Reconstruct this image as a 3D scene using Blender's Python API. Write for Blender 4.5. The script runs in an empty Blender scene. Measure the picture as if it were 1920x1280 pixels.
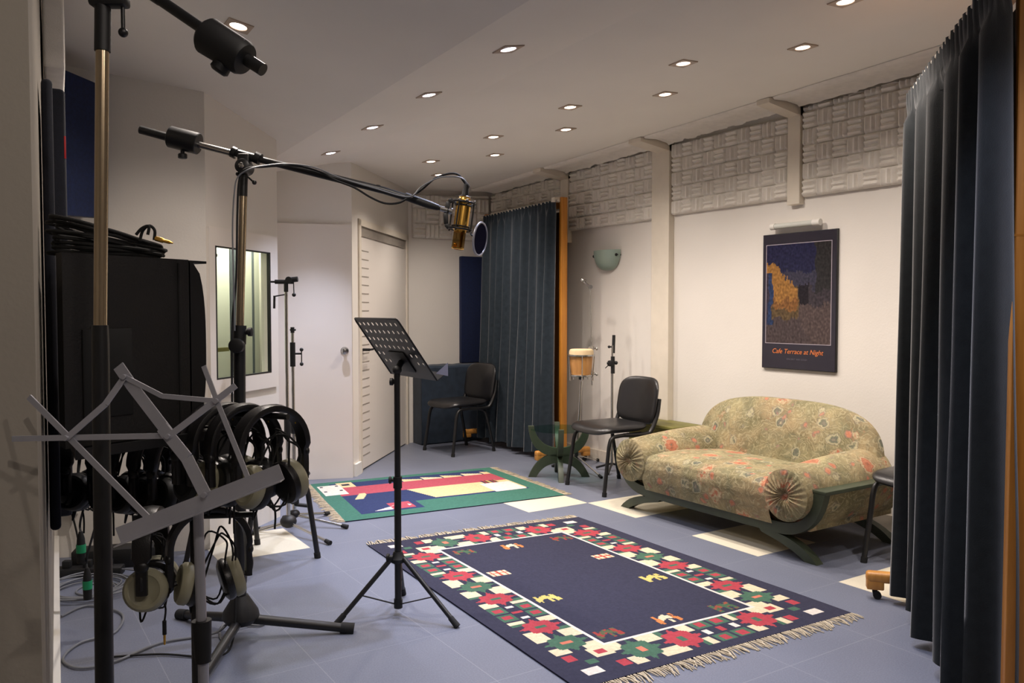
import bpy, bmesh, random
from math import *
from mathutils import Vector, Matrix, noise
random.seed(7)
SC = bpy.context.scene
COL = SC.collection
V = Vector

# ------------------------------------------------------------------ camera
F = 1536.0; CH = 1.345
PITCH = radians(2.125); YAW = radians(33.05)
FW = V((sin(YAW)*cos(PITCH), cos(YAW)*cos(PITCH), -sin(PITCH)))
RT = V((cos(YAW), -sin(YAW), 0.0))
UP = RT.cross(FW)
CAM = V((0, 0, CH))
def ray(u, v): return FW + RT*((u-960)/F) + UP*((640-v)/F)
def A(u, v, d): return CAM + ray(u, v)*d             # point at a distance d from the lens
def FL(u, v, z=0.0):
    r = ray(u, v); return CAM + r*((z-CH)/r.z)
def PX(u, v, X):
    r = ray(u, v); return CAM + r*(X/r.x)
def dep(p): return (V(p)-CAM).dot(FW)

cd = bpy.data.cameras.new('camera'); cam = bpy.data.objects.new('camera', cd); COL.objects.link(cam)
cam.location = CAM; cam.rotation_euler = (pi/2-PITCH, 0, -YAW)
cd.sensor_width = 36; cd.lens = 36*F/1920; cd.clip_start = 0.02
SC.camera = cam

# ------------------------------------------------------------------ materials
def lin(c):
    return tuple(((x/255)/12.92 if x/255 <= .04045 else ((x/255+.055)/1.055)**2.4) for x in c)+(1,)
class NT:
    def __init__(s, name):
        s.m = bpy.data.materials.new(name); s.m.use_nodes = True
        s.t = s.m.node_tree; s.n = s.t.nodes; s.l = s.t.links
        s.b = s.n['Principled BSDF']; s.out = s.n['Material Output']
    def add(s, typ, **kw):
        x = s.n.new(typ)
        for k, v in kw.items():
            if k.startswith('_'): x.inputs[k[1:].replace('_', ' ')].default_value = v
            else: setattr(x, k, v)
        return x
    def link(s, a, b): s.l.new(a, b)
    def mix(s, f, a, b, mode='MIX'):
        x = s.n.new('ShaderNodeMix'); x.data_type = 'RGBA'; x.blend_type = mode
        for sock, val in ((x.inputs[0], f), (x.inputs[6], a), (x.inputs[7], b)):
            if hasattr(val, 'links'): s.l.new(val, sock)
            else: sock.default_value = val
        return x.outputs[2]
    def ramp(s, f, stops, interp='LINEAR'):
        x = s.n.new('ShaderNodeValToRGB'); x.color_ramp.interpolation = interp
        e = x.color_ramp.elements
        while len(e) < len(stops): e.new(.5)
        for k, (p, c) in enumerate(stops): e[k].position = p; e[k].color = c
        s.l.new(f, x.inputs[0]); return x.outputs[0]
    def math(s, op, a, b=None):
        x = s.n.new('ShaderNodeMath'); x.operation = op
        for sock, val in ((x.inputs[0], a), (x.inputs[1], b)):
            if val is None: continue
            if hasattr(val, 'links'): s.l.new(val, sock)
            else: sock.default_value = val
        return x.outputs[0]
    def coord(s, kind='Object'): return s.add('ShaderNodeTexCoord').outputs[kind]
    def noise(s, scale, detail=3, rough=.5, vec=None):
        x = s.add('ShaderNodeTexNoise', _Scale=scale, _Detail=detail, _Roughness=rough)
        s.l.new(vec if vec else s.coord(), x.inputs['Vector']); return x
    def bump(s, h, strength=.2, dist=.01):
        x = s.add('ShaderNodeBump', _Strength=strength, _Distance=dist)
        s.l.new(h, x.inputs['Height']); s.l.new(x.outputs[0], s.b.inputs['Normal'])
def simple(name, c, rough=.5, metal=0, var=.08, nscale=12, bump=0, bscale=60, spec=.5, sheen=0, coat=0):
    t = NT(name); c = lin(c)
    n = t.noise(nscale, 4)
    d = tuple(x*(1-var) for x in c[:3])+(1,); h = tuple(min(1, x*(1+var)) for x in c[:3])+(1,)
    t.link(t.ramp(n.outputs[0], [(.3, d), (.7, h)]), t.b.inputs['Base Color'])
    t.b.inputs['Roughness'].default_value = rough; t.b.inputs['Metallic'].default_value = metal
    t.b.inputs['Specular IOR Level'].default_value = spec
    if sheen:
        t.b.inputs['Sheen Weight'].default_value = sheen; t.b.inputs['Sheen Roughness'].default_value = .35
    if coat: t.b.inputs['Coat Weight'].default_value = coat
    if bump: t.bump(t.noise(bscale, 3).outputs[0], bump, .005)
    return t.m
M = {}
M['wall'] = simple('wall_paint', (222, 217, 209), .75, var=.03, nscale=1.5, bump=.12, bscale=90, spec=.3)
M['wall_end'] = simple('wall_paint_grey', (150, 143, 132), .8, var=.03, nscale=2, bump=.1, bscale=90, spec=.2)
M['ceiling'] = simple('ceiling_paint', (230, 226, 218), .85, var=.03, nscale=1.2, spec=.2)
M['trim'] = simple('cream_trim', (218, 209, 193), .5, var=.03)
M['door'] = simple('door_paint', (226, 219, 210), .45, var=.02, nscale=2)
M['foam'] = simple('white_foam', (226, 221, 212), .95, var=.05, nscale=20, bump=.3, bscale=300, spec=.1)
M['black'] = simple('black_metal', (20, 20, 21), .42, .0, var=.1)
M['blackmatte'] = simple('black_plastic', (15, 15, 16), .55, var=.15)
M['speakerblack'] = simple('black_cabinet', (20, 18, 17), .6, var=.2, bump=.3, bscale=180)
M['vinyl'] = simple('black_vinyl', (25, 24, 25), .33, var=.1, bump=.12, bscale=240)
M['rubber'] = simple('rubber', (16, 16, 16), .8, var=.1)
M['chrome'] = simple('chrome', (190, 188, 184), .22, 1, var=.03)
M['nickel'] = simple('nickel_tube', (176, 158, 130), .22, .85, var=.04)
M['silver'] = simple('silver_steel', (164, 164, 172), .34, .45, var=.06)
M['gold'] = simple('gold', (228, 178, 84), .24, .9, var=.04)
M['navy'] = simple('navy_fabric', (10, 26, 62), .95, var=.25, nscale=60, bump=.2, bscale=400, sheen=.2)
M['darkpanel'] = simple('dark_blue_fabric', (17, 20, 32), .9, var=.2, nscale=50, bump=.2, bscale=400)
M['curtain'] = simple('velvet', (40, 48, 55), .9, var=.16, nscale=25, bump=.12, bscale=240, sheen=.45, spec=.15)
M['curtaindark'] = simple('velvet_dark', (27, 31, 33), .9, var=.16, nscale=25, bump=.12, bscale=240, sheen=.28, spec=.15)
M['blanket'] = simple('blanket', (36, 48, 62), .95, var=.2, nscale=16, bump=.3, bscale=120, sheen=.3)
M['greenwood'] = simple('green_wood', (58, 66, 50), .45, var=.15, nscale=9)
M['olive'] = simple('olive_paint', (112, 108, 52), .5, var=.12)
M['cream'] = simple('cream_shell', (150, 146, 122), .5, var=.06)
M['white'] = simple('white_plastic', (225, 222, 214), .4, var=.02)
M['fringe'] = simple('fringe', (190, 176, 150), .95, var=.2, nscale=60)
M['cablegrey'] = simple('grey_cable', (112, 114, 118), .5, var=.08)
M['greenband'] = simple('green_tape', (20, 140, 90), .5)
M['redtag'] = simple('red_tag', (180, 30, 35), .5)
M['drumhide'] = simple('drum_skin', (214, 190, 150), .6, var=.06)
M['yellow'] = simple('yellow_mark', (190, 150, 30), .5)
M['text'] = simple('orange_print', (214, 120, 60), .6, var=.02)
M['text2'] = simple('grey_print', (92, 88, 100), .6, var=.02)

def wood(name, c1, c2, rough=.4):
    t = NT(name)
    mp = t.add('ShaderNodeMapping'); mp.inputs['Scale'].default_value = (14, 14, 1.2)
    t.link(t.coord(), mp.inputs[0])
    n = t.noise(2.2, 5, .6, mp.outputs[0])
    t.link(t.ramp(n.outputs[0], [(.3, lin(c1)), (.7, lin(c2))]), t.b.inputs['Base Color'])
    t.b.inputs['Roughness'].default_value = rough; return t.m
M['wood'] = wood('orange_wood', (178, 112, 36), (208, 142, 58))
M['woodfoot'] = wood('amber_wood', (176, 116, 48), (206, 148, 72))
M['darkwood'] = wood('brown_wood', (74, 44, 18), (98, 60, 26))
M['drumwood'] = wood('drum_wood', (176, 122, 66), (206, 154, 92), .3)

def attr_mat(name, attr, rough=.95, bump=.35, bs=260):
    t = NT(name)
    a = t.add('ShaderNodeAttribute', attribute_name=attr)
    n = t.noise(70, 4, .6)
    t.link(t.mix(.55, a.outputs[0], t.ramp(n.outputs[0], [(.25, (.45, .45, .45, 1)), (.75, (1, 1, 1, 1))]), 'MULTIPLY'), t.b.inputs['Base Color'])
    t.b.inputs['Roughness'].default_value = rough; t.b.inputs['Specular IOR Level'].default_value = .15
    t.bump(t.noise(bs, 3).outputs[0], bump, .004); return t.m
M['rug'] = attr_mat('kilim_wool', 'weave')
M['print'] = attr_mat('printed_picture', 'weave', .22, .0)

def floor_mat():
    t = NT('blue_linoleum')
    co = t.coord()
    n = t.noise(160, 3, .6, co); n2 = t.noise(1.3, 4, .5, co)
    c = t.ramp(n.outputs[0], [(.32, lin((96, 100, 114))), (.68, lin((118, 123, 137)))])
    c = t.mix(.35, c, t.ramp(n2.outputs[0], [(.3, lin((92, 96, 110))), (.7, lin((120, 125, 140)))]))
    sx = t.add('ShaderNodeSeparateXYZ'); t.link(co, sx.inputs[0])
    def line(sock, off):
        f = t.math('FRACT', t.math('DIVIDE', t.math('ADD', sock, off), .5))
        return t.math('LESS_THAN', t.math('ABSOLUTE', t.math('SUBTRACT', f, .5)), .0032)
    ln = t.math('MAXIMUM', line(sx.outputs[0], .25-3.555+10), line(sx.outputs[1], .25-4.49+10))
    c = t.mix(t.math('MULTIPLY', ln, .45), c, lin((150, 154, 160)))
    t.link(c, t.b.inputs['Base Color']); t.b.inputs['Roughness'].default_value = .42
    t.b.inputs['Specular IOR Level'].default_value = .35
    t.bump(n.outputs[0], .08, .002); return t.m
M['floor'] = floor_mat()
M['tile'] = simple('cream_tile', (214, 206, 184), .4, var=.04, nscale=120)

def fabric():
    t = NT('floral_tapestry'); co = t.coord()
    wob = t.noise(9, 3, .5, co)
    mixv = t.add('ShaderNodeMix'); mixv.data_type = 'VECTOR'; mixv.inputs[0].default_value = .06
    t.link(co, mixv.inputs[4]); t.link(wob.outputs['Color'], mixv.inputs[5]); vec = mixv.outputs[1]
    n = t.noise(7, 4, .6, co)
    base = t.ramp(n.outputs[0], [(.3, lin((114, 108, 80))), (.5, lin((142, 134, 102))), (.7, lin((164, 154, 116)))])
    # swirling vine lines
    w = t.add('ShaderNodeTexWave', wave_type='RINGS', _Scale=5.0, _Distortion=16.0, _Detail=3.0); w.inputs['Detail Scale'].default_value = 2.2
    t.link(co, w.inputs[0])
    vine = t.ramp(w.outputs[1], [(.40, (0, 0, 0, 1)), (.5, (1, 1, 1, 1)), (.60, (0, 0, 0, 1))])
    tint = t.ramp(t.noise(3.6, 2, .5, co).outputs[0], [(.42, (0, 0, 0, 1)), (.68, (1, 1, 1, 1))])
    base = t.mix(t.math('MULTIPLY', tint, .2), base, lin((176, 122, 96)))
    tint2 = t.ramp(t.noise(4.4, 2, .5, wob.outputs['Color']).outputs[0], [(.45, (0, 0, 0, 1)), (.7, (1, 1, 1, 1))])
    base = t.mix(t.math('MULTIPLY', tint2, .3), base, lin((108, 116, 100)))
    base = t.mix(t.math('MULTIPLY', vine, .35), base, lin((98, 92, 72)))
    w2 = t.add('ShaderNodeTexWave', wave_type='RINGS', _Scale=8.0, _Distortion=22.0, _Detail=2.0); w2.inputs['Detail Scale'].default_value = 1.6
    t.link(vec, w2.inputs[0])
    base = t.mix(t.math('MULTIPLY', t.ramp(w2.outputs[1], [(.8, (0, 0, 0, 1)), (.95, (1, 1, 1, 1))]), .3), base, lin((196, 186, 150)))
    def flowers(base, scale, seed, thr, r, cols, power=1):
        mp = t.add('ShaderNodeMapping'); mp.inputs['Location'].default_value = (seed, seed*1.7, seed*.6); t.link(vec, mp.inputs[0])
        v = t.add('ShaderNodeTexVoronoi', _Scale=scale); v.inputs['Randomness'].default_value = .9; t.link(mp.outputs[0], v.inputs['Vector'])
        d = v.outputs['Distance']
        sep = t.add('ShaderNodeSeparateColor'); t.link(v.outputs['Color'], sep.inputs[0])
        on = t.math('GREATER_THAN', sep.outputs[0], thr)
        pn = t.noise(38, 3, .6, co)
        dd = t.math('ADD', d, t.math('MULTIPLY', t.math('SUBTRACT', pn.outputs[0], .5), r*1.0))
        mask = t.math('MULTIPLY', on, t.ramp(t.math('DIVIDE', dd, r), [(.80, (1, 1, 1, 1)), (1.0, (0, 0, 0, 1))]))
        ringc = t.ramp(t.math('DIVIDE', dd, r), cols)
        return t.mix(t.math('MULTIPLY', mask, .7), base, ringc)
    red = lin((176, 92, 70)); red2 = lin((198, 122, 96)); teal = lin((84, 96, 88)); crm = lin((190, 180, 146)); grey = lin((112, 108, 104))
    base = flowers(base, 8.5, 3.1, .40, .36, [(.0, crm), (.25, grey), (.5, teal), (.75, crm), (.9, grey)])
    base = flowers(base, 6.2, 0.4, .46, .40, [(.0, teal), (.2, red), (.42, red2), (.62, red), (.8, crm), (.95, red)])
    base = flowers(base, 14, 7.7, .66, .36, [(.0, red), (.5, red2), (.95, grey)])
    t.link(base, t.b.inputs['Base Color']); t.b.inputs['Roughness'].default_value = .9
    t.b.inputs['Specular IOR Level'].default_value = .2
    h = t.math('ADD', t.noise(26, 3, .5, co).outputs[0], t.math('MULTIPLY', vine, .6))
    t.bump(h, .45, .012); return t.m
M['fabric'] = fabric()

def glass(name, tint, refl=.12):
    t = NT(name)
    tr = t.add('ShaderNodeBsdfTransparent'); tr.inputs[0].default_value = tint
    gl = t.add('ShaderNodeBsdfGlossy'); gl.inputs['Roughness'].default_value = .03
    fr = t.add('ShaderNodeLayerWeight', _Blend=.12); mx = t.add('ShaderNodeMixShader')
    t.link(t.math('MULTIPLY', t.math('POWER', fr.outputs[1], 2.0), .7), mx.inputs[0]); t.link(tr.outputs[0], mx.inputs[1]); t.link(gl.outputs[0], mx.inputs[2])
    t.link(mx.outputs[0], t.out.inputs[0]); return t.m
M['glass'] = glass('clear_glass', (.95, .97, .94, 1))
M['glasstop'] = glass('green_glass', (.72, .86, .8, 1))
M['amber'] = glass('amber_mesh', (.62, .5, .3, 1))
def frost():
    t = NT('frosted_green_glass')
    t.b.inputs['Base Color'].default_value = lin((156, 176, 164)); t.b.inputs['Roughness'].default_value = .35
    t.b.inputs['Transmission Weight'].default_value = .25; n = t.noise(40, 3)
    t.bump(n.outputs[0], .1, .003); return t.m
M['frost'] = frost()
def mesh_filter():
    t = NT('pop_filter_nylon')
    tr = t.add('ShaderNodeBsdfTransparent'); df = t.add('ShaderNodeBsdfDiffuse'); df.inputs[0].default_value = (.012, .011, .02, 1)
    mx = t.add('ShaderNodeMixShader'); mx.inputs[0].default_value = .93
    t.link(tr.outputs[0], mx.inputs[1]); t.link(df.outputs[0], mx.inputs[2]); t.link(mx.outputs[0], t.out.inputs[0]); return t.m
M['nylon'] = mesh_filter()
def emis(name, c, s):
    t = NT(name); t.b.inputs['Base Color'].default_value = (0, 0, 0, 1)
    t.b.inputs['Emission Color'].default_value = c; t.b.inputs['Emission Strength'].default_value = s; return t.m
M['bulbwarm'] = emis('halogen_warm', (1, .80, .66, 1), 9)
M['bulbcool'] = emis('halogen_cool', (.80, .80, 1, 1), 10)
M['booth'] = simple('booth_wall', (200, 202, 188), .8, var=.02, nscale=2)

# ------------------------------------------------------------------ mesh builder
class MB:
    def __init__(s): s.v = []; s.f = []
    def _add(s, vs, fs):
        b = len(s.v); s.v += [V(x) for x in vs]; s.f += [tuple(b+i for i in f) for f in fs]; return s
    def bm(s, bm, mat=None):
        if mat: bm.transform(mat)
        bm.verts.ensure_lookup_table(); bm.verts.index_update()
        s._add([x.co.copy() for x in bm.verts], [[w.index for w in f.verts] for f in bm.faces]); bm.free(); return s
    def box(s, c, size, R=None, bev=0, seg=2):
        bm = bmesh.new(); bmesh.ops.create_cube(bm, size=1)
        bm.transform(Matrix.Diagonal((*size, 1)))
        if bev: bmesh.ops.bevel(bm, geom=bm.edges[:], offset=bev, segments=seg, profile=.5, affect='EDGES')
        m = Matrix.Translation(c) @ (R.to_4x4() if R else Matrix())
        return s.bm(bm, m)
    def bar(s, p0, p1, w, t, n=None, bev=0):
        p0 = V(p0); p1 = V(p1); d = p1-p0; L = d.length; z = d.normalized()
        n = V(n) if n is not None else (V((0, 0, 1)) if abs(z.z) < .9 else V((1, 0, 0)))
        x = n.cross(z).normalized(); y = z.cross(x)
        R = Matrix((x, y, z)).transposed()
        return s.box((p0+p1)/2, (w, t, L), R, bev)
    def tube(s, pts, r, seg=10, cap=True, closed=False):
        pts = [V(p) for p in pts]; n = len(pts)
        rs = r if isinstance(r, (list, tuple)) else [r]*n
        tan = []
        for i in range(n):
            a = pts[(i-1) % n] if (closed or i > 0) else pts[i]
            b = pts[(i+1) % n] if (closed or i < n-1) else pts[i]
            tan.append((b-a).normalized())
        u = tan[0].orthogonal().normalized(); vs = []; fs = []
        for i in range(n):
            if i: 
                q = tan[i-1].rotation_difference(tan[i]); u = (q @ u)
            u = (u - tan[i]*u.dot(tan[i])).normalized(); w = tan[i].cross(u)
            for k in range(seg):
                a = 2*pi*k/seg; vs.append(pts[i]+(u*cos(a)+w*sin(a))*rs[i])
        m = n if closed else n-1
        for i in range(m):
            for k in range(seg):
                a = i*seg+k; b = i*seg+(k+1) % seg; j = ((i+1) % n)*seg
                fs.append((a, b, j+(k+1) % seg, j+k))
        if cap and not closed:
            fs.append(tuple(range(seg-1, -1, -1))); fs.append(tuple((n-1)*seg+k for k in range(seg)))
        return s._add(vs, fs)
    def cyl(s, p0, p1, r, r1=None, seg=16): return s.tube([p0, p1], [r, r if r1 is None else r1], seg)
    def lathe(s, p0, axis, prof, seg=24):   # prof: (distance along axis, radius)
        ax = V(axis).normalized(); u = ax.orthogonal().normalized(); w = ax.cross(u); vs = []; fs = []
        for h, r in prof:
            for k in range(seg):
                a = 2*pi*k/seg; vs.append(V(p0)+ax*h+(u*cos(a)+w*sin(a))*r)
        for i in range(len(prof)-1):
            for k in range(seg):
                a = i*seg+k; b = i*seg+(k+1) % seg; fs.append((a, b, b+seg, a+seg))
        fs.append(tuple(range(seg-1, -1, -1))); fs.append(tuple((len(prof)-1)*seg+k for k in range(seg)))
        return s._add(vs, fs)
    def ball(s, c, r, sx=1, sy=1, sz=1, seg=16):
        bm = bmesh.new(); bmesh.ops.create_uvsphere(bm, u_segments=seg, v_segments=max(6, seg//2), radius=r)
        return s.bm(bm, Matrix.Translation(c) @ Matrix.Diagonal((sx, sy, sz, 1)))
    def prism(s, poly, d):     # closed 3D polygon extruded along d
        n = len(poly); d = V(d); vs = [V(p) for p in poly]+[V(p)+d for p in poly]
        fs = [tuple(range(n-1, -1, -1)), tuple(range(n, 2*n))]
        fs += [(i, (i+1) % n, n+(i+1) % n, n+i) for i in range(n)]
        return s._add(vs, fs)
    def strip(s, a, b, d):     # band between two polylines, extruded along d
        n = len(a); d = V(d); vs = [V(p) for p in a]+[V(p) for p in b]+[V(p)+d for p in a]+[V(p)+d for p in b]; fs = []
        for i in range(n-1):
            fs += [(i, i+1, n+i+1, n+i), (2*n+i, 3*n+i, 3*n+i+1, 2*n+i+1), (i, 2*n+i, 2*n+i+1, i+1), (n+i, n+i+1, 3*n+i+1, 3*n+i)]
        fs += [(0, n, 3*n, 2*n), (n-1, 3*n-1, 4*n-1, 2*n-1)]
        return s._add(vs, fs)
    def torus(s, c, axis, R, r, seg=28, rs=10):
        ax = V(axis).normalized(); u = ax.orthogonal().normalized(); w = ax.cross(u)
        return s.tube([V(c)+(u*cos(2*pi*k/seg)+w*sin(2*pi*k/seg))*R for k in range(seg)], r, rs, closed=True)
    def grid(s, fn, nu, nv):
        vs = [fn(i/nu, j/nv) for j in range(nv+1) for i in range(nu+1)]
        fs = [(j*(nu+1)+i, j*(nu+1)+i+1, (j+1)*(nu+1)+i+1, (j+1)*(nu+1)+i) for j in range(nv) for i in range(nu)]
        return s._add(vs, fs)
    def build(s, name, mat, parent=None, world=True, smooth=True, angle=40, fix=True):
        root = parent
        while root is not None and root.parent is not None: root = root.parent
        vs = s.v
        if root is not None and world:
            inv = (Matrix.Translation(root.location) @ root.rotation_euler.to_matrix().to_4x4()).inverted()
            vs = [inv @ p for p in s.v]
        me = bpy.data.meshes.new(name); me.from_pydata([tuple(p) for p in vs], [], s.f); me.update()
        if fix:
            bm = bmesh.new(); bm.from_mesh(me); bmesh.ops.recalc_face_normals(bm, faces=bm.faces[:]); bm.to_mesh(me); bm.free()
        if isinstance(mat, str): mat = M[mat]
        me.materials.append(mat)
        if smooth:
            me.shade_smooth(); me.set_sharp_from_angle(angle=radians(angle))
        o = bpy.data.objects.new(name, me); COL.objects.link(o)
        if parent is not None: o.parent = parent
        return o
def thing(name, label, cat, loc=(0, 0, 0), rz=0, group=None):
    o = bpy.data.objects.new(name, None); COL.objects.link(o); o.empty_display_size = .1
    o.location = loc; o.rotation_euler = (0, 0, rz); o['label'] = label; o['category'] = cat
    if group: o['group'] = group
    return o
def tag(o, label, cat, group=None):
    o['label'] = label; o['category'] = cat
    if group: o['group'] = group
    return o
def struct(o): o['kind'] = 'structure'; return o
def dup(root, loc, rz, label, group=None):
    def cp(o, par):
        c = o.copy(); COL.objects.link(c); c.parent = par
        for ch in o.children: cp(ch, c)
        return c
    r = cp(root, None); r.location = loc; r.rotation_euler = (0, 0, rz); r['label'] = label
    if group: r['group'] = group
    return r
def bez(p0, p1, p2, p3, n=12):
    out = []
    for i in range(n+1):
        t = i/n; out.append(V(p0)*(1-t)**3+V(p1)*3*t*(1-t)**2+V(p2)*3*t*t*(1-t)+V(p3)*t**3)
    return out
def spline(pts, n=8, closed=False):
    P = [V(p) for p in pts]; out = []; N = len(P)
    for i in range(N if closed else N-1):
        g = lambda k: P[k % N] if closed else P[max(0, min(N-1, k))]
        a, b, c, d = g(i-1), g(i), g(i+1), g(i+2)
        for k in range(n):
            t = k/n; out.append(.5*((2*b)+(c-a)*t+(2*a-5*b+4*c-d)*t*t+(3*b-a-3*c+d)*t**3))
    if not closed: out.append(P[-1])
    return out

# ------------------------------------------------------------------ room shell
XR = 4.65; YB = 7.55
def cz(x, y):                      # ceiling height: falls gently to the back and to the left
    z0 = 2.76-.03*(y-3)
    if x >= 2.41: return z0-.06*(XR-x)
    zf = z0-.06*(XR-2.41)
    if x >= 1.75: return zf-.2*(2.41-x)
    return zf-.132+.17*(1.75-x)
# floor with inlaid cream tiles
fx0, fx1, fy0, fy1 = -1.6, 4.9, -2.2, 8.2
mb = MB(); mb.box(((fx0+fx1)/2, (fy0+fy1)/2, -.05), (fx1-fx0, fy1-fy0, .1)); fl = struct(mb.build('floor', 'floor', smooth=False))
mb = MB()
for tx, ty in ((3.055, 4.49), (3.555, 3.99), (3.555, 2.99), (3.555, 1.99), (1.055, 4.49), (3.555, 4.99), (.555, 3.99)):
    if (tx, ty) in ((3.555, 4.99), (.555, 3.99)): continue
    mb.box((tx+.25, ty+.25, .0004), (.497, .497, .0012))
mb.build('inlay', 'tile', fl, smooth=False)
def vwall(name, p, q, mat='wall', t=.1, top=None, z0=0, flip=1):
    # slab between floor points p and q, thickness away from the room
    p = V((*p, 0)); q = V((*q, 0)); d = (q-p).normalized(); n = V((-d.y, d.x, 0))*flip*t
    zs = lambda w: (cz(w.x, w.y)+.05 if top is None else top)
    N = 8; a = []; b = []
    for i in range(N+1):
        w = p.lerp(q, i/N); a.append(w+V((0, 0, z0))); b.append(w+V((0, 0, zs(w))))
    mb = MB(); mb.strip(a, b, n); return mb
EW = (1.63, 5.29); BW = (1.07, 4.77); NW = (.33, 5.06)
CA = (2.526, 6.243); CB = (3.66, YB); AW = (1.55, 6.585)
struct(vwall('', (XR, -2.2), (XR, YB+.1), flip=-1).build('wall_right', 'wall', smooth=False))
struct(vwall('', CB, (XR+.1, YB)).build('wall_back', 'wall', smooth=False))
struct(vwall('', (fx0, -2.1), (XR, -2.1), flip=-1).build('wall_front', 'wall', smooth=False))
struct(vwall('', (-1.5, -2.2), (-1.5, 5.3), flip=1).build('wall_rear_left', 'wall', smooth=False))
struct(vwall('', (-1.5, 5.3), NW).build('wall_far_left', 'wall', smooth=False))
struct(vwall('', NW, BW).build('wall_left_corner', 'wall', smooth=False))
struct(vwall('', EW, (1.93, 6.44)).build('wall_return', 'wall', smooth=False))
# wall A with door 1 and wall B with door 2
struct(vwall('', AW, CA).build('wall_door', 'wall', smooth=False))
bd = V((CB[0]-CA[0], CB[1]-CA[1], 0)); LB = bd.length; bd.normalize(); nb = V((-bd.y, bd.x, 0))
PA = V((*CA, 0))
d0, d1 = .20, LB-.10
mb = MB()
for a, b, z0, z1 in ((0, d0, 0, 2.75), (d1, LB, 0, 2.75), (d0, d1, 2.05, 2.75)):
    p = PA+bd*a; q = PA+bd*b; m = (p+q)/2
    zt = min(cz(p.x, p.y), cz(q.x, q.y))+.04
    mb.prism([p+V((0, 0, z0)), q+V((0, 0, z0)), q+V((0, 0, zt)), p+V((0, 0, zt))], nb*.16)
struct(mb.build('wall_angled', 'wall', smooth=False))
# window wall (left) with opening
la = V((sin(radians(47.5)), cos(radians(47.5)), 0)); nl = V((-la.y, la.x, 0)); E0 = V((*EW, 0))
s0, s1, wz0, wz1 = -.70, -.118, .955, 1.715
SL = -.765
mb = MB()
def seg(a, b, z0, z1, t=.05):
    p = E0+la*a; q = E0+la*b
    ta = cz(p.x, p.y)+.04 if z1 is None else z1; tb = cz(q.x, q.y)+.04 if z1 is None else z1
    mb.prism([p+V((0, 0, z0)), q+V((0, 0, z0)), q+V((0, 0, tb)), p+V((0, 0, ta))], nl*t)
seg(SL, s0, 0, None); seg(s1, 0, 0, None); seg(s0, s1, 0, wz0); seg(s0, s1, wz1, None)
struct(mb.build('wall_left', 'wall', smooth=False))
# control room seen through the window
mb = MB()
p = E0+la*(-.74)+nl*.50; q = E0+la*.73+nl*.50
mb.prism([p, q, q+V((0, 0, 2.2)), p+V((0, 0, 2.2))], nl*.03)
p2 = E0+la*(-.74)+nl*.06; q2 = E0+la*.02+nl*.06
mb.prism([p2, p, p+V((0, 0, 2.2)), p2+V((0, 0, 2.2))], -la*.02)
mb.prism([p+V((0, 0, 2.17)), q+V((0, 0, 2.17)), q2+V((0, 0, 2.17)), p2+V((0, 0, 2.17))], V((0, 0, .03)))
struct(mb.build('wall_control_room', 'booth', smooth=False))
mb = MB()
def wbar(a, b, z0, z1, off, t):
    p = E0+la*a+nl*off; q = E0+la*b+nl*off
    mb.prism([p+V((0, 0, z0)), q+V((0, 0, z0)), q+V((0, 0, z1)), p+V((0, 0, z1))], nl*t)
wbar(-.755, s0, .86, 1.82, -.018, .02); wbar(s1, -.03, .86, 1.82, -.018, .02)
wbar(s0, s1, 1.715, 1.82, -.018, .02); wbar(s0, s1, .86, .955, -.018, .02)
win = struct(mb.build('window_1', 'door', smooth=False))
mb = MB()
for a, b, z0, z1 in ((s0, s0+.012, wz0, wz1), (s1-.012, s1, wz0, wz1), (s0, s1, wz0, wz0+.008), (s0, s1, wz1-.008, wz1)): wbar(a, b, z0, z1, -.019, .02)
mb.build('gasket', 'blackmatte', win, smooth=False)
mb = MB(); wbar(s0, s1, wz0, wz1, .03, .006); mb.build('pane', 'glass', win, smooth=False)
mb = MB(); wbar(-.075, .02, .5, 2.1, .3, .006); wbar(.185, .205, .5, 2.1, .3, .006); mb.build('inner_frame', simple('grey_blue_frame', (74, 84, 92), .5), win, smooth=False)
mb = MB(); wbar(-.30, -.08, 1.085, 1.11, .31, .03); mb.build('desk_edge', 'olive', win, smooth=False)
mb = MB(); p = E0+la*(-.69)+nl*.022; mb.box(p+V((.03*la.x, .03*la.y, 1.665)), (.07, .012, .02), Matrix.Rotation(radians(42.5), 3, 'Z'), .005); mb.build('latch', simple('grey_latch', (70, 68, 64), .5), win)

# near left wall (seen almost edge on)
n0 = V((.079, 1.6, 0)); n1 = V((.322, 5.08, 0)); nd = (n1-n0).normalized(); nn = V((-nd.y, nd.x, 0))
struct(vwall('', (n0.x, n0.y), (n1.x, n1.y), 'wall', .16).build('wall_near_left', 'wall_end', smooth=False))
# ceiling : one folded sheet
xs = [fx0, -.6, .3, 1.0, 1.75, 2.41, 3.2, 4.0, fx1]; ys = [fy0, 0, 2, 4, 6, fy1]
mb = MB(); nx = len(xs)
vs = [V((x, y, cz(x, y))) for y in ys for x in xs]; vs += [p+V((0, 0, .1)) for p in vs]
N = nx*len(ys); fs = []
for j in range(len(ys)-1):
    for i in range(nx-1):
        a = j*nx+i; fs += [(a, a+nx, a+nx+1, a+1), (N+a, N+a+1, N+a+nx+1, N+a+nx)]
mb._add(vs, fs); struct(mb.build('ceiling', 'ceiling', smooth=False))

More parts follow.
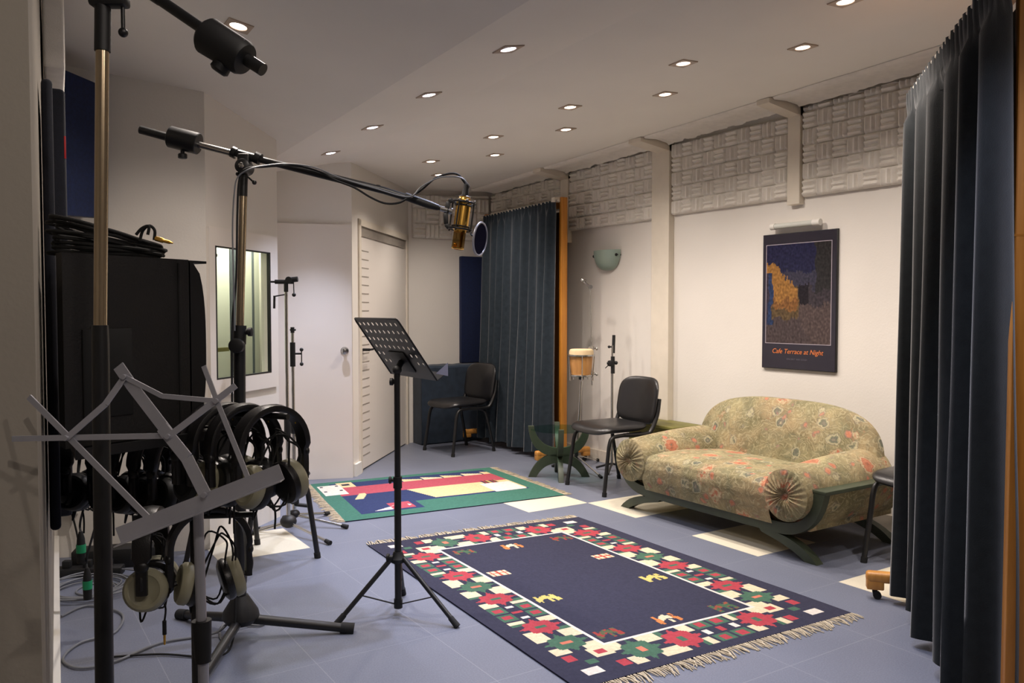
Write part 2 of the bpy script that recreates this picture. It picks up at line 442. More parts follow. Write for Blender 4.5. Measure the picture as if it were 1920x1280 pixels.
# doors
a0 = V((*AW, 0)); a1 = V((*CA, 0)); ad = (a1-a0).normalized(); an = V((ad.y, -ad.x, 0))
o0 = .12
mb = MB(); p = a0+ad*o0; q = a1-ad*.006
mb.prism([p+an*.004, q+an*.004, q+an*.004+V((0, 0, 2.035)), p+an*.004+V((0, 0, 2.035))], an*.03)
dr = struct(mb.build('door_1', 'door', smooth=False))
kp = PX(646, 657, 1); r_ = ray(646, 657); t_ = (a1-CAM).dot(an)/r_.dot(an); kp = CAM+r_*t_+an*.034
mb = MB(); mb.lathe(kp, an, [(0, .032), (.006, .032), (.008, .014), (.03, .012), (.036, .024), (.05, .03), (.062, .026), (.066, .012)]); mb.build('knob', 'chrome', dr)
p = PA+bd*d0; q = PA+bd*d1
mb = MB()
mb.prism([p+nb*.010+V((0, 0, .012)), q+nb*.010+V((0, 0, .012)), q+nb*.010+V((0, 0, 1.975)), p+nb*.010+V((0, 0, 1.975))], nb*.05)
d2 = struct(mb.build('door_2', 'door', smooth=False))
mb = MB()
for k in range(25):      # the row of grooves down the hinge side
    z = .12+k*.072
    mb.prism([p+bd*.06+nb*.0080+V((0, 0, z)), p+bd*.26+nb*.0080+V((0, 0, z)), p+bd*.26+nb*.0080+V((0, 0, z+.008)), p+bd*.06+nb*.0080+V((0, 0, z+.008))], nb*.003)
mb.build('groove', simple('groove_shadow', (150, 142, 132), .8), d2, smooth=False)
mb = MB(); h = p+bd*.09+nb*.01+V((0, 0, 1.02)); mb.cyl(h, h-nb*.06, .012); mb.cyl(h-nb*.055, h-nb*.055+bd*.11, .009); mb.build('handle', 'blackmatte', d2)
mb = MB()
for a, b, z0, z1 in ((d0-.055, d0, 0, 2.1), (d1, d1+.055, 0, 2.1), (d0-.055, d1+.055, 2.05, 2.105)):
    u = PA+bd*a-nb*.014; w = PA+bd*b-nb*.014
    mb.prism([u+V((0, 0, z0)), w+V((0, 0, z0)), w+V((0, 0, z1)), u+V((0, 0, z1))], nb*.03)
mb.build('door_frame', 'trim', d2, smooth=False)
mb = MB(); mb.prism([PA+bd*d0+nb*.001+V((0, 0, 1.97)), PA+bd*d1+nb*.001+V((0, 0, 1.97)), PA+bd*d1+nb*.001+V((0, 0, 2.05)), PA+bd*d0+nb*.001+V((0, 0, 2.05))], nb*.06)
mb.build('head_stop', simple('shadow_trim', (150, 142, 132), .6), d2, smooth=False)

# posts with ceiling brackets on the right wall
def post(n, y0, y1, zb, x=.06, reach=.36):
    zt = cz(XR, y0)
    mb = MB(); mb.box((XR-x/2, (y0+y1)/2, (zb+zt)/2), (x, y1-y0, zt-zb), None, .004)
    ym = (y0+y1)/2; w = min(y1-y0, .14)
    yb = y0 if n != 1 else y0
    prof = [V((XR-.02, yb, cz(XR, yb)-.005)), V((XR-.02, yb, cz(XR, yb)-.10)), V((XR-.12, yb, cz(XR, yb)-.09)), V((XR-reach, yb, cz(XR-reach, yb)-.035)), V((XR-reach, yb, cz(XR-reach, yb)-.004))]
    mb.prism(prof, (0, w, 0)); return struct(mb.build('trim_%d' % n, 'trim', smooth=False))
post(1, 4.78, 4.98, 0); post(2, 3.56, 3.66, 2.06, .05); post(3, 6.12, 6.24, 1.98, .05)
mb = MB(); mb.box((XR-.01, 2.7, .05), (.02, 9.4, .1)); struct(mb.build('baseboard_right', 'trim', smooth=False))
mb = MB(); p = n0+nn*-.001; q = n1+nd*-.03
mb.prism([p, p-nn*.022, p-nn*.022+V((0, 0, .125)), p+V((0, 0, .125))], q-p); struct(mb.build('baseboard_near_left', 'white', smooth=False))
mb = MB(); p = PA+bd*.02-nb*.0; mb.box(p+bd*.06-nb*.012+V((0, 0, .05)), (.14, .022, .1), Matrix.Rotation(atan2(bd.y, bd.x), 3, 'Z')); struct(mb.build('baseboard_angled', 'white', smooth=False))

# ------------------------------------------------------------------ acoustic foam
def foam(name, label, o, u, v, n, nu, nv, cell, K=11, amp=.036, kind_off=0, top=None):
    o = V(o); u = V(u); v = V(v); n = V(n); mb = MB(); rnd = random.Random(hash(label) % 1000)
    NU, NV = nu*K, nv*K; vs = []; fs = []
    offs = [[rnd.uniform(-.004, .004) for _ in range(nu)] for _ in range(nv)]
    for j in range(NV+1):
        for i in range(NU+1):
            ci = min(nu-1, i//K); cj = min(nv-1, j//K); a = (i-ci*K)/K; b = (j-cj*K)/K
            if (ci+cj+kind_off) % 2: a, b = b, a
            rib = abs(sin(pi*3*b))**.7; end = min(1, 5.5*min(a, 1-a)); end = .35+.65*sqrt(max(0, 1-(1-end)**2))
            h = .018+amp*rib*end+offs[cj][ci]
            U = (i/K)*cell; W = (j/K)*cell
            p = o+u*U+v*W
            if top is not None and p.z > top(p): p.z = top(p)
            vs.append(p+n*h)
    for j in range(NV):
        for i in range(NU):
            q = j*(NU+1)+i; fs.append((q, q+1, q+NU+2, q+NU+1))
    b = len(vs); idx = [i for i in range(NU+1)]+[(j*(NU+1)+NU) for j in range(1, NV+1)]+[NV*(NU+1)+i for i in range(NU-1, -1, -1)]+[j*(NU+1) for j in range(NV-1, 0, -1)]
    base = []
    for k in idx:
        p = vs[k]; base.append(p-n*((p-o).dot(n)-.002))
    vs += base; m = len(idx)
    fs += [(idx[k], b+k, b+(k+1) % m, idx[(k+1) % m]) for k in range(m)]
    mb._add(vs, fs); ob = mb.build(name, 'foam', angle=60, fix=False)
    return tag(ob, label, 'acoustic foam', 'white foam sheets below the ceiling')
tp = lambda p: cz(p.x, p.y)-.055-.012*noise.noise(p*6)
foam('acoustic_foam', 'white ribbed foam sheet on right wall nearest the tall curtain', (XR, 3.55, 2.105), (0, -1, 0), (0, 0, 1), (-1, 0, 0), 13, 6, .112, top=tp)
foam('acoustic_foam', 'white ribbed foam sheet on right wall directly above the framed picture and its tube lamp', (XR, 4.775, 2.105), (0, -1, 0), (0, 0, 1), (-1, 0, 0), 10, 5, .111, top=tp, kind_off=1)
foam('acoustic_foam', 'white ribbed foam sheet on right wall above the green glass wall lamp', (XR, 6.115, 2.09), (0, -1, 0), (0, 0, 1), (-1, 0, 0), 10, 5, .113, top=tp)
foam('acoustic_foam', 'white ribbed foam sheet on right wall in the corner behind curtain screen top', (XR, 7.5, 2.09), (0, -1, 0), (0, 0, 1), (-1, 0, 0), 12, 5, .104, top=tp)
foam('acoustic_foam', 'white ribbed foam sheet on the back wall beside the angled door', (3.70, YB, 2.09), (1, 0, 0), (0, 0, 1), (0, -1, 0), 6, 4, .15, top=tp)
# ragged foam strips on the ceiling along the right wall
def ragged(label, y0, y1):
    mb = MB(); rnd = random.Random(int(y0*100)); n = 70; vs = []; fs = []
    for i in range(n+1):
        y = y0+(y1-y0)*i/n
        e = XR-.34+.008*noise.noise(V((y*3, 1, 0))); wl = XR-.075+.02*noise.noise(V((y*9, 5, 0)))+rnd.uniform(-.008, .008)
        c = cz(e, y); t = .028+.012*noise.noise(V((y*11, 0, 3)))+rnd.uniform(-.003, .003)
        vs += [V((e, y, c-.002)), V((e+.015, y, c-.016)), V(((e+wl)/2, y, cz((e+wl)/2, y)-.018-.004*noise.noise(V((y*14, 2, 2))))), V((wl-.02, y, cz(wl, y)-.022-t*.5)), V((wl, y, cz(wl, y)-.02-t)), V((wl+.012, y, cz(wl, y)-.003))]
    for i in range(n):
        for k in range(5): fs.append((i*6+k, i*6+k+1, i*6+k+7, i*6+k+6))
    mb._add(vs, fs); o = mb.build('foam_strip', 'foam', angle=60)
    return tag(o, label, 'foam strip', 'foam strips along the ceiling edge')
ragged('ragged foam strip on ceiling edge nearest the tall curtain', 1.6, 3.55)
ragged('ragged foam strip on ceiling edge above the framed picture', 3.68, 4.77)
ragged('ragged foam strip on ceiling edge above the green wall lamp', 4.93, 6.11)
ragged('ragged foam strip on ceiling edge at the far corner', 6.25, 7.4)

# ------------------------------------------------------------------ ceiling spotlights
def ceil_n(x, y):
    e = .01; zx = (cz(x+e, y)-cz(x-e, y))/(2*e); zy = (cz(x, y+e)-cz(x, y-e))/(2*e)
    return V((zx, zy, -1)).normalized()
def ceil_hit(u, v):
    r = ray(u, v); t = 1.0
    for _ in range(60):
        p = CAM+r*t; t += (cz(p.x, p.y)-p.z)/max(.05, r.z)*.6
    return CAM+r*t
def spot_lamp(p, n, energy, col, size=100, blend=.9):
    ld = bpy.data.lights.new('spot_beam', 'SPOT'); ld.energy = energy; ld.color = col; ld.spot_size = radians(size); ld.spot_blend = blend
    ld.shadow_soft_size = .03
    o = bpy.data.objects.new('spot_beam', ld); COL.objects.link(o)
    o.location = p; o.rotation_euler = V(n).to_track_quat('-Z', 'Y').to_euler()
    return o
WARM = (1, .885, .80); COOL = (.72, .77, 1)
EW_ = 80; EC_ = 125
def spotlight(u, v, label, cool=False, tilt=None, power=1, size=128):
    p = ceil_hit(u, v); n = ceil_n(p.x, p.y)
    t = thing('recessed_spotlight', label, 'spotlight', p, 0, 'recessed ceiling spotlights')
    x = V((1, 0, 0)); x = (x-n*x.dot(n)).normalized(); y = n.cross(x)
    mb = MB(); R = Matrix((x, y, n)).transposed(); s = .055
    outer = [p+x*a*s+y*b*s for a, b in ((-1, -1), (1, -1), (1, 1), (-1, 1))]
    N = 24; ring = [(cos(2*pi*k/N), sin(2*pi*k/N)) for k in range(N)]
    vs = []; fs = []
    for c, sn in ring:
        m = max(abs(c), abs(sn)); vs.append(p+(x*c+y*sn)*(s/m)+n*.001)
    for c, sn in ring:
        m = max(abs(c), abs(sn)); vs.append(p+(x*c+y*sn)*(s*.98/m)+n*.006)
    for c, sn in ring: vs.append(p+(x*c+y*sn)*.038+n*.006)
    for c, sn in ring: vs.append(p+(x*c+y*sn)*.036+n*.002)
    for r in range(3):
        for k in range(N): fs.append((r*N+k, r*N+(k+1) % N, (r+1)*N+(k+1) % N, (r+1)*N+k))
    mb._add(vs, fs); mb.build('trim_plate', simple_trim, t)
    ln = (V(tilt).normalized() if tilt else n)
    mb = MB(); mb.lathe(p+n*.001, n, [(0, .036), (.003, .034), (.007, .02), (.009, .004)]); mb.build('lamp', 'bulbcool' if cool else 'bulbwarm', t)
    lo = spot_lamp(p+n*.02, ln, (EC_ if cool else EW_)*power, COOL if cool else WARM, 78 if cool else size, .75 if cool else .9)
    lo.parent = t; lo.matrix_parent_inverse = Matrix.Translation(p).inverted()
    return t
simple_trim = simple('spot_trim', (176, 158, 140), .4, var=.03)
ordn = ['nearest', 'second', 'third', 'fourth', 'fifth']
for k, (u, v) in enumerate(((1505, 88), (1247, 176), (1061, 242), (928, 290), (823, 327))):
    spotlight(u, v, 'square recessed spotlight, %s from camera in row closest to foam wall' % ordn[k], tilt=(.25, 0, -1) if k != 3 else (-.2, -.3, -1))
for k, (u, v) in enumerate(((1585, 2), (1281, 118), (1069, 200), (925, 256), (808, 302))):
    spotlight(u, v, 'square recessed spotlight, %s from camera in middle ceiling row' % ordn[k])
for k, (u, v) in enumerate(((953, 91), (804, 177), (698, 238), (620, 286))):
    spotlight(u, v, 'bluish recessed spotlight, %s from camera along the sloped ceiling strip' % ordn[k], True, tilt=((-.30, -.06, -1), (.06, .03, -1), (-.15, 0, -1), (-.1, 0, -1))[k])
spotlight(447, 48, 'lone recessed spotlight right above the foreground counterweight', False, power=1.3, size=150)
# unseen lamps added over and behind the camera as fill, some in those rows
for x, y, c, e, *tl_ in ((3.54, 1.75, 0, 1), (3.16, 1.2, 0, .8), (2.17, 2.45, 1, 1), (2.17, 1.5, 1, .7), (3.5, .4, 0, .7), (.92, 2.4, 0, .6), (2.2, .2, 0, .5), (.75, .75, 0, .25), (.2, -.6, 0, .55, (.05, .75, -1)), (1.2, -.4, 0, .4, (-.5, .7, -1))):
    p = V((x, y, cz(x, y)-.02)); spot_lamp(p, tl_[0] if tl_ else (0, 0, -1), (EC_ if c else EW_)*e, COOL if c else WARM, 150 if x < 1 else 80 if c else 125)
ld = bpy.data.lights.new('control_room_fill', 'POINT'); ld.energy = 34; ld.color = (1, .98, .92); ld.shadow_soft_size = .1  # unseen point lamp added to brighten the room behind the window
o = bpy.data.objects.new('control_room_fill', ld); COL.objects.link(o); o.location = E0+la*.12+nl*.30+V((0, 0, 2.05))
wd = bpy.data.worlds.new('world'); SC.world = wd; wd.use_nodes = True
wd.node_tree.nodes['Background'].inputs[0].default_value = (.9, .92, 1, 1); wd.node_tree.nodes['Background'].inputs[1].default_value = .05

# ------------------------------------------------------------------ rugs
def inv_bil(P, c):
    s = t = .5
    for _ in range(30):
        q = c[0]*(1-s)*(1-t)+c[1]*s*(1-t)+c[2]*s*t+c[3]*(1-s)*t
        ds = (c[1]-c[0])*(1-t)+(c[2]-c[3])*t; dt = (c[3]-c[0])*(1-s)+(c[2]-c[1])*s
        e = P-q; D = ds.x*dt.y-ds.y*dt.x
        s += (e.x*dt.y-e.y*dt.x)/D; t += (ds.x*e.y-ds.y*e.x)/D
    return s, t
NAVY = (54, 54, 70); REDW = (170, 66, 74); GRN = (72, 104, 84); CRM = (216, 200, 166); IVO = (216, 208, 196); SAND = (214, 194, 148)
def rug(name, label, c, nx, ny, paint, zt, group, fr_len, fringe_ends):
    c = [V((p[0], p[1], 0)) for p in c]
    q = lambda s, t: c[0]*(1-s)*(1-t)+c[1]*s*(1-t)+c[2]*s*t+c[3]*(1-s)*t
    root = thing(name, label, 'rug', (c[0]+c[1]+c[2]+c[3])/4, 0, None)
    h = lambda s, t: zt+.0025*noise.noise(q(s, t)*2.2)+.001
    vs = [q(i/nx, j/ny)+V((0, 0, h(i/nx, j/ny))) for j in range(ny+1) for i in range(nx+1)]
    fs = [(j*(nx+1)+i, j*(nx+1)+i+1, (j+1)*(nx+1)+i+1, (j+1)*(nx+1)+i) for j in range(ny) for i in range(nx)]
    nf = len(fs); cols = [paint((i+.5)/nx, (j+.5)/ny) for j in range(ny) for i in range(nx)]
    edge = [i for i in range(nx+1)]+[j*(nx+1)+nx for j in range(1, ny+1)]+[ny*(nx+1)+i for i in range(nx-1, -1, -1)]+[j*(nx+1) for j in range(ny-1, 0, -1)]
    b = len(vs); vs += [V((vs[k].x, vs[k].y, .0012)) for k in edge]; m = len(edge)
    fs += [(edge[k], b+k, b+(k+1) % m, edge[(k+1) % m]) for k in range(m)]; cols += [(40, 40, 60)]*m
    mb = MB(); mb._add(vs, fs); o = mb.build('woven_field', 'rug', root, smooth=False, fix=False)
    at = o.data.attributes.new('weave', 'FLOAT_COLOR', 'FACE')
    flat = []
    lc = {}
    for k in cols:
        if k not in lc: lc[k] = lin(k)
        flat += lc[k]
    at.data.foreach_set('color', flat)
    rnd = random.Random(3)
    for (pa, pb, out) in fringe_ends(c):
        mb = MB(); pa = V(pa); pb = V(pb); L = (pb-pa).length; d = (pb-pa)/L; n = int(L/.0085); out = V(out).normalized()
        for k in range(n):
            p = pa+d*(k+rnd.random())*L/n; ln = fr_len*rnd.uniform(.7, 1.15)
            clump = .018*sin(k*.9)+.012*sin(k*.37)
            e1 = p+out*ln*.5+d*clump*.5+V((0, 0, .004+rnd.random()*.006)); e2 = p+out*ln+d*(clump+rnd.uniform(-.012, .012))+V((0, 0, .003))
            mb.tube([p+V((0, 0, .005))-out*.004, e1, e2], [.0028, .003, .0018], 4)
        mb.build('fringe', 'fringe', root)
    return root
# large navy kilim
RC = [(1.755, 2.262), (3.222, 2.188), (3.243, 4.193), (1.843, 4.348)]
RCV = [V((p[0], p[1], 0)) for p in RC]
RW, RL = 1.43, 2.03
motifs = []
for u, v, k in ((960, 1026, 'o'), (1052, 1011, 'r'), (1130, 1045, 'g'), (935, 1077, 'g'), (1225, 1086, 'y'), (1025, 1125, 'y'), (1356, 1140, 'm'), (1250, 1163, 'o'), (1140, 1190, 'r'), (870, 1037, 'm')):
    s, t = inv_bil(FL(u, v), RCV); motifs.append((s*RW, t*RL, k))
def star(x, y, r):
    x = abs(x); y = abs(y)
    return (max(x, y) < r*.70 and x+y < r*1.25) or x+y < r*.80 or (x+2.2*y < r*1.12) or (y+2.2*x < r*1.12)
def module(kind, x, y, vertical):
    # x, y in -.5...5 inside a border square; vertical: band runs along y
    a, b = (x, y) if vertical else (y, x)      # a across band, b along band
    if kind in 'RG':
        if abs(a) < .115 and abs(b) < .07: return GRN if kind == 'R' else (206, 120, 96) if kind == 'G' else IVO
        if star(a, b, .44): return REDW if kind == 'R' else GRN
        if abs(a) > .17 and abs(b) > .2: return CRM if (a*b > 0 or kind == 'G') else (CRM if abs(b) > .33 else GRN if kind == 'R' else NAVY)
        return NAVY
    # N : navy with little blocks
    if abs(abs(b)-.36) < .07 and abs(a) < .09: return IVO
    if abs(a) < .11 and abs(b) < .07: return REDW
    if abs(abs(a)-.34) < .1 and abs(abs(b)-.22) < .1: return REDW
    if abs(abs(a)-.33) < .17 and abs(abs(b)-.24) < .2: return GRN
    return NAVY
seq = 'NRGRNRGRNR'
def paint_big(s, t):
    x = s*RW; y = t*RL; ex = min(x, RW-x); ey = min(y, RL-y)
    mx, my, bw = .085, .05, .215
    if ex < mx or ey < my: return NAVY
    ix, iy = ex-mx, ey-my
    if ix >= bw and iy >= bw:
        if ix < bw+.013 or iy < bw+.013: return IVO
        for px_, py_, k in motifs:
            dx, dy = x-px_, y-py_
            if k == 'g':
                if abs(dx) < .05 and abs(dy) < .038:
                    return CRM if (abs(dx) % .033) > .006 and abs(dy) > .005 else (180, 80, 66)
            elif abs(dx) < .075 and abs(dy) < .05:
                w = .5+.5*noise.noise(V((dx*34+px_*9, dy*38, px_)))
                body = abs(dy-.02*sin(dx*46+px_*20)) < .019 and abs(dx) < .06
                leg = abs(dy) < .045 and (abs(abs(dx)-.045) < .009 or abs(dx-.01) < .007) and w > .35
                if body or leg:
                    return {'y': (206, 186, 108), 'o': (196, 122, 70) if abs(dx) > .03 else CRM, 'r': (150, 62, 58) if w > .5 else (86, 92, 66), 'm': (140, 76, 60) if w > .55 else (72, 98, 72)}[k]
        return NAVY
    if ix < bw and iy < bw:       # corner block
        a, b = ix/bw-.5, iy/bw-.5
        if abs(a-.3) < .2 and abs(b-.3) < .2: return REDW if max(abs(a-.3), abs(b-.3)) < .1 else CRM
        if abs(a+.3) < .17 and abs(b+.3) < .12: return IVO
        if abs(a+.1) < .1 and abs(b-.02) < .1: return GRN
        if abs(abs(a)-.36) < .1 and abs(abs(b)-.3) < .12: return REDW
        return NAVY
    vert = ix < bw
    L = (RL-2*my-2*bw) if vert else (RW-2*mx-2*bw); p = ((y-my-bw) if vert else (x-mx-bw)); n = 8 if vert else 4
    f = p/L*n; k = int(max(0, min(n-1, f))); bb = f-k-.5; aa = (ix if vert else iy)/bw-.5
    # pixelate like flat weave
    kind = ('GRNRGRNR' if vert else 'GRNR')[k]
    return module(kind, aa, bb, True)
rug('kilim_rug', 'large navy kilim rug with red, green and cream star border on the floor', RC, 190, 270, paint_big, .007, None, .075,
    lambda c: [(c[0], c[1], (c[0]+c[1])-(c[2]+c[3])), (c[3], c[2], (c[2]+c[3])-(c[0]+c[1]))])
# small striped rug
GC = [(1.93, 4.915), (3.56, 4.76), (3.64, 5.95), (2.12, 6.13)]
def paint_small(s, t):
    G = (66, 112, 97); R = (174, 80, 92); B = (50, 60, 96); Y = (218, 194, 146); Wt = (224, 212, 206)
    if .12 < s < .2 and .45 < t < .6 and abs((s-.16)*3-(t-.5)) < .06: return SAND
    if .02 < s < .13 and .62 < t < .9: return IVO if not (abs((s*40) % 3-1.5) < .3 and abs((t*30) % 4-2) < .5) else (40, 40, 60)
    if .12 < s < .2 and .80 < t < .95: return SAND if not (.14 < s < .18 and .85 < t < .9) else (40, 40, 60)
    if .76 < s < .92 and .27 < t < .52: return Wt
    if .79 < s < .87 and .52 <= t < .60: return ((150, 70, 60), (60, 60, 60), (190, 160, 100), (40, 50, 80))[int(s*90) % 4]
    if s < .085 or s > .93 or t < .1 or t > .93: return G
    if t < .27 and s > .36: return G
    if t > .80:
        if s > .42 and (s*9 % 1) < .9 and (t-.80) < .085*(1-((s*9) % 1)*.7): return CRM if int(s*9) % 2 else SAND
        return B
    if .14 < s < .31 and .13 < t < .24 and t-.13 < (s-.14)*.75: return Wt if s < .23 else R
    if .23 < s < .33 and .13 < t < .28: return R if abs(t-.2)+abs(s-.28) > .05 else IVO
    if t > .57: return R
    if t > .30 and s > .40+(.57-t)*.25: return Y
    if t > .27 and s > .4: return B
    return B
rug('striped_rug', 'small green bordered rug with red, navy and yellow stripes on the floor', GC, 200, 150, paint_small, .0065, None, .07,
    lambda c: [(c[0], c[3], (c[0]+c[3])-(c[1]+c[2])), (c[1], c[2], (c[1]+c[2])-(c[0]+c[3]))])

# ------------------------------------------------------------------ sofa
yc = 3.5; SX0, SX1 = 3.68, 4.42
sofa = thing('sofa', 'small green framed sofa in floral tapestry with rolled arms against the wall', 'sofa', (4.05, yc, 0))
def boat(off, n=10):     # outline of the boat shaped front, right half then mirrored; returns list of (y, z)
    H = .835-off
    right = bez((0, 0, .118+off), (.0, .0, .118+off), (0, 0, 0), (0, 0, 0), 1)
    pts = [(-.0, .118+off)]
    r = bez((0, .52, .118+off), (0, .70, .118+off), (0, .80-off, .2+off*.6), (0, H, .385), n)
    half = [(0, .118+off)]+[(p.y, p.z) for p in r]
    return [(-a, b) for a, b in reversed(half[1:])]+half
outp = [V((SX0, yc+y, z)) for y, z in boat(0)]; inp = [V((SX0, yc+y, z)) for y, z in boat(.065)]
mb = MB(); mb.strip(outp, inp, (.05, 0, 0)); mb.build('front_rail', 'greenwood', sofa, angle=30)
mb = MB(); ip2 = [V((SX0+.03, yc+y, z)) for y, z in boat(.012)]; ip3 = [V((SX0+.03, yc+y, z)) for y, z in boat(.05)]
mb.strip(ip2, ip3, (SX1-SX0, 0, 0))
mb.prism([V((SX0+.04, yc-.72, .16)), V((SX0+.04, yc+.72, .16)), V((SX0+.04, yc+.72, .3)), V((SX0+.04, yc-.72, .3))], (SX1-SX0, 0, 0))
mb.build('body_panel', 'fabric', sofa, angle=30)
for s in (1, -1):
    mb = MB(); mb.box((SX0+.375, yc+s*.8, .39), (.75, .085, .022), None, .004); mb.build('arm_ledge', 'greenwood', sofa)
for xx in (SX0+.005, SX1-.03):
    for s in (1, -1):
        o_ = bez((0, .40, .125), (0, .56, .125), (0, .70, .10), (0, .79, 0), 10); i_ = bez((0, .42, .10), (0, .54, .075), (0, .64, .05), (0, .715, 0), 10)
        mb = MB(); mb.strip([V((xx, yc+s*p.y, p.z)) for p in o_], [V((xx, yc+s*p.y, p.z)) for p in i_], (.055, 0, 0)); mb.build('leg', 'greenwood', sofa, angle=30)
def sq(a, e): return copysign(abs(a)**e, a)
for s in (1, -1):
    y0 = yc+s*.628; z0 = .352; mb = MB(); nseg = 36; rows = 14; vs = []; fs = []
    for i in range(rows+1):
        t = i/rows; x = SX0-.055+t*.80
        r = .138+.012*sin(pi*t)+.012*t
        if i == 0: r = .118
        if i == 1: r = .136
        cyv = y0-s*.02*t; czv = z0+.02*t
        for k in range(nseg):
            a = 2*pi*k/nseg; bulge = 1+.10*t*max(0, sin(a))
            vs.append(V((x if i != 1 else SX0-.04, cyv+r*cos(a), czv+r*sin(a)*bulge)))
    for i in range(rows):
        for k in range(nseg):
            a = i*nseg+k; b = i*nseg+(k+1) % nseg; fs.append((a, b, b+nseg, a+nseg))
    fs.append(tuple(rows*nseg+k for k in range(nseg)))
    mb._add(vs, fs); arm = mb.build('arm_roll', 'fabric', sofa, angle=60)
    # gathered rosette
    mb = MB(); NS = 132; NR = 12; vs = []; fs = []
    for j in range(NR+1):
        rr = j/NR
        for k in range(NS):
            a = 2*pi*k/NS; pl = noise.noise(V((cos(a)*5.2, sin(a)*5.2, s*4+1)))*.9+sin(a*24+2*noise.noise(V((cos(a)*2, sin(a)*2, s))))*.55
            d = .030*sqrt(max(0, 1-(rr*.95)**2))-.034*exp(-(rr/.2)**2)+.0085*pl*min(1, rr*3)*(1-rr**5)
            R_ = .1415*rr
            vs.append(V((SX0-.045-d, y0+R_*cos(a), z0+R_*sin(a))))
    for j in range(NR):
        for k in range(NS):
            fs.append((j*NS+k, j*NS+(k+1) % NS, (j+1)*NS+(k+1) % NS, (j+1)*NS+k))
    mb._add(vs, fs); rs = mb.build('rosette', 'fabric', arm, angle=70)
    mb = MB(); mb.ball((SX0-.045-.0, y0, z0), .013, .7, 1, 1); mb.build('button', 'fabric', rs)
# seat
mb = MB()
def seatf(u, v):
    y = -.515+1.03*u; prof = [(SX0-.02, .17), (SX0-.045, .24), (SX0-.05, .33), (SX0-.035, .385), (SX0+.01, .41), (SX0+.12, .424), (SX0+.3, .424), (SX0+.5, .41), (SX0+.62, .40), (SX0+.66, .33), (SX0+.66, .17)]
    f = v*(len(prof)-1); k = min(len(prof)-2, int(f)); t = f-k
    x = prof[k][0]*(1-t)+prof[k+1][0]*t; z = prof[k][1]*(1-t)+prof[k+1][1]*t
    e = 1-abs(2*u-1)**6
    return V((x, yc+y, .17+(z-.17)*(.93+.07*e)))
mb.grid(seatf, 30, 40); mb.build('seat_cushion', 'fabric', sofa, angle=75)
# arched back
mb = MB(); NS = 72; NR = 9; vs = []; fs = []
def backpt(a, r, side):
    ca, sa = cos(a), sin(a); y = .70*sq(ca, .62)*r
    z = .40+(.37*sq(sa, .72) if sa > 0 else .16*sq(sa, .6))*r
    th = .085*(1-r**3.2)
    x = 4.36+(z-.4)*.16-side*(.03+th) if side > 0 else 4.36+(z-.4)*.16+.035+th*.4
    return V((x, yc-.01+y, z))
rows_ = [(r, 1) for r in (0.02, .2, .4, .6, .75, .86, .94, .985, 1.0)]+[(r, -1) for r in (1.0, .97, .85, .5, .02)]
for r, sd in rows_:
    for k in range(NS): vs.append(backpt(2*pi*k/NS, r, sd))
for j in range(len(rows_)-1):
    for k in range(NS): fs.append((j*NS+k, j*NS+(k+1) % NS, (j+1)*NS+(k+1) % NS, (j+1)*NS+k))
fs.append(tuple(range(NS))); fs.append(tuple((len(rows_)-1)*NS+k for k in range(NS)))
mb._add(vs, fs); mb.build('back_cushion', 'fabric', sofa, angle=75)

# ------------------------------------------------------------------ chairs
def superplate(mb, cx, cy, w, h, e, fn, th, NS=56, ring=(0.0, .5, .8, .93, .985, 1.0)):
    # soft pad; fn(a, b) -> point, normal for plate coordinates
    vs = []; fs = []; rows = []
    for sd in (1, -1):
        rr = ring if sd > 0 else tuple(reversed(ring))
        for r in rr:
            if r == 0.0: r = .01
            for k in range(NS):
                t = 2*pi*k/NS; a = w/2*sq(cos(t), e)*r; b = h/2*sq(sin(t), e)*r
                p, n = fn(a, b); d = th/2*(1-r**7)**.5 if r < 1 else 0
                if sd > 0: d *= 1.0
                vs.append(p+n*d*sd)
            rows.append(1)
    R_ = len(rows)
    for j in range(R_-1):
        for k in range(NS): fs.append((j*NS+k, j*NS+(k+1) % NS, (j+1)*NS+(k+1) % NS, (j+1)*NS+k))
    fs.append(tuple(range(NS))); fs.append(tuple((R_-1)*NS+k for k in range(NS)))
    mb._add(vs, fs)
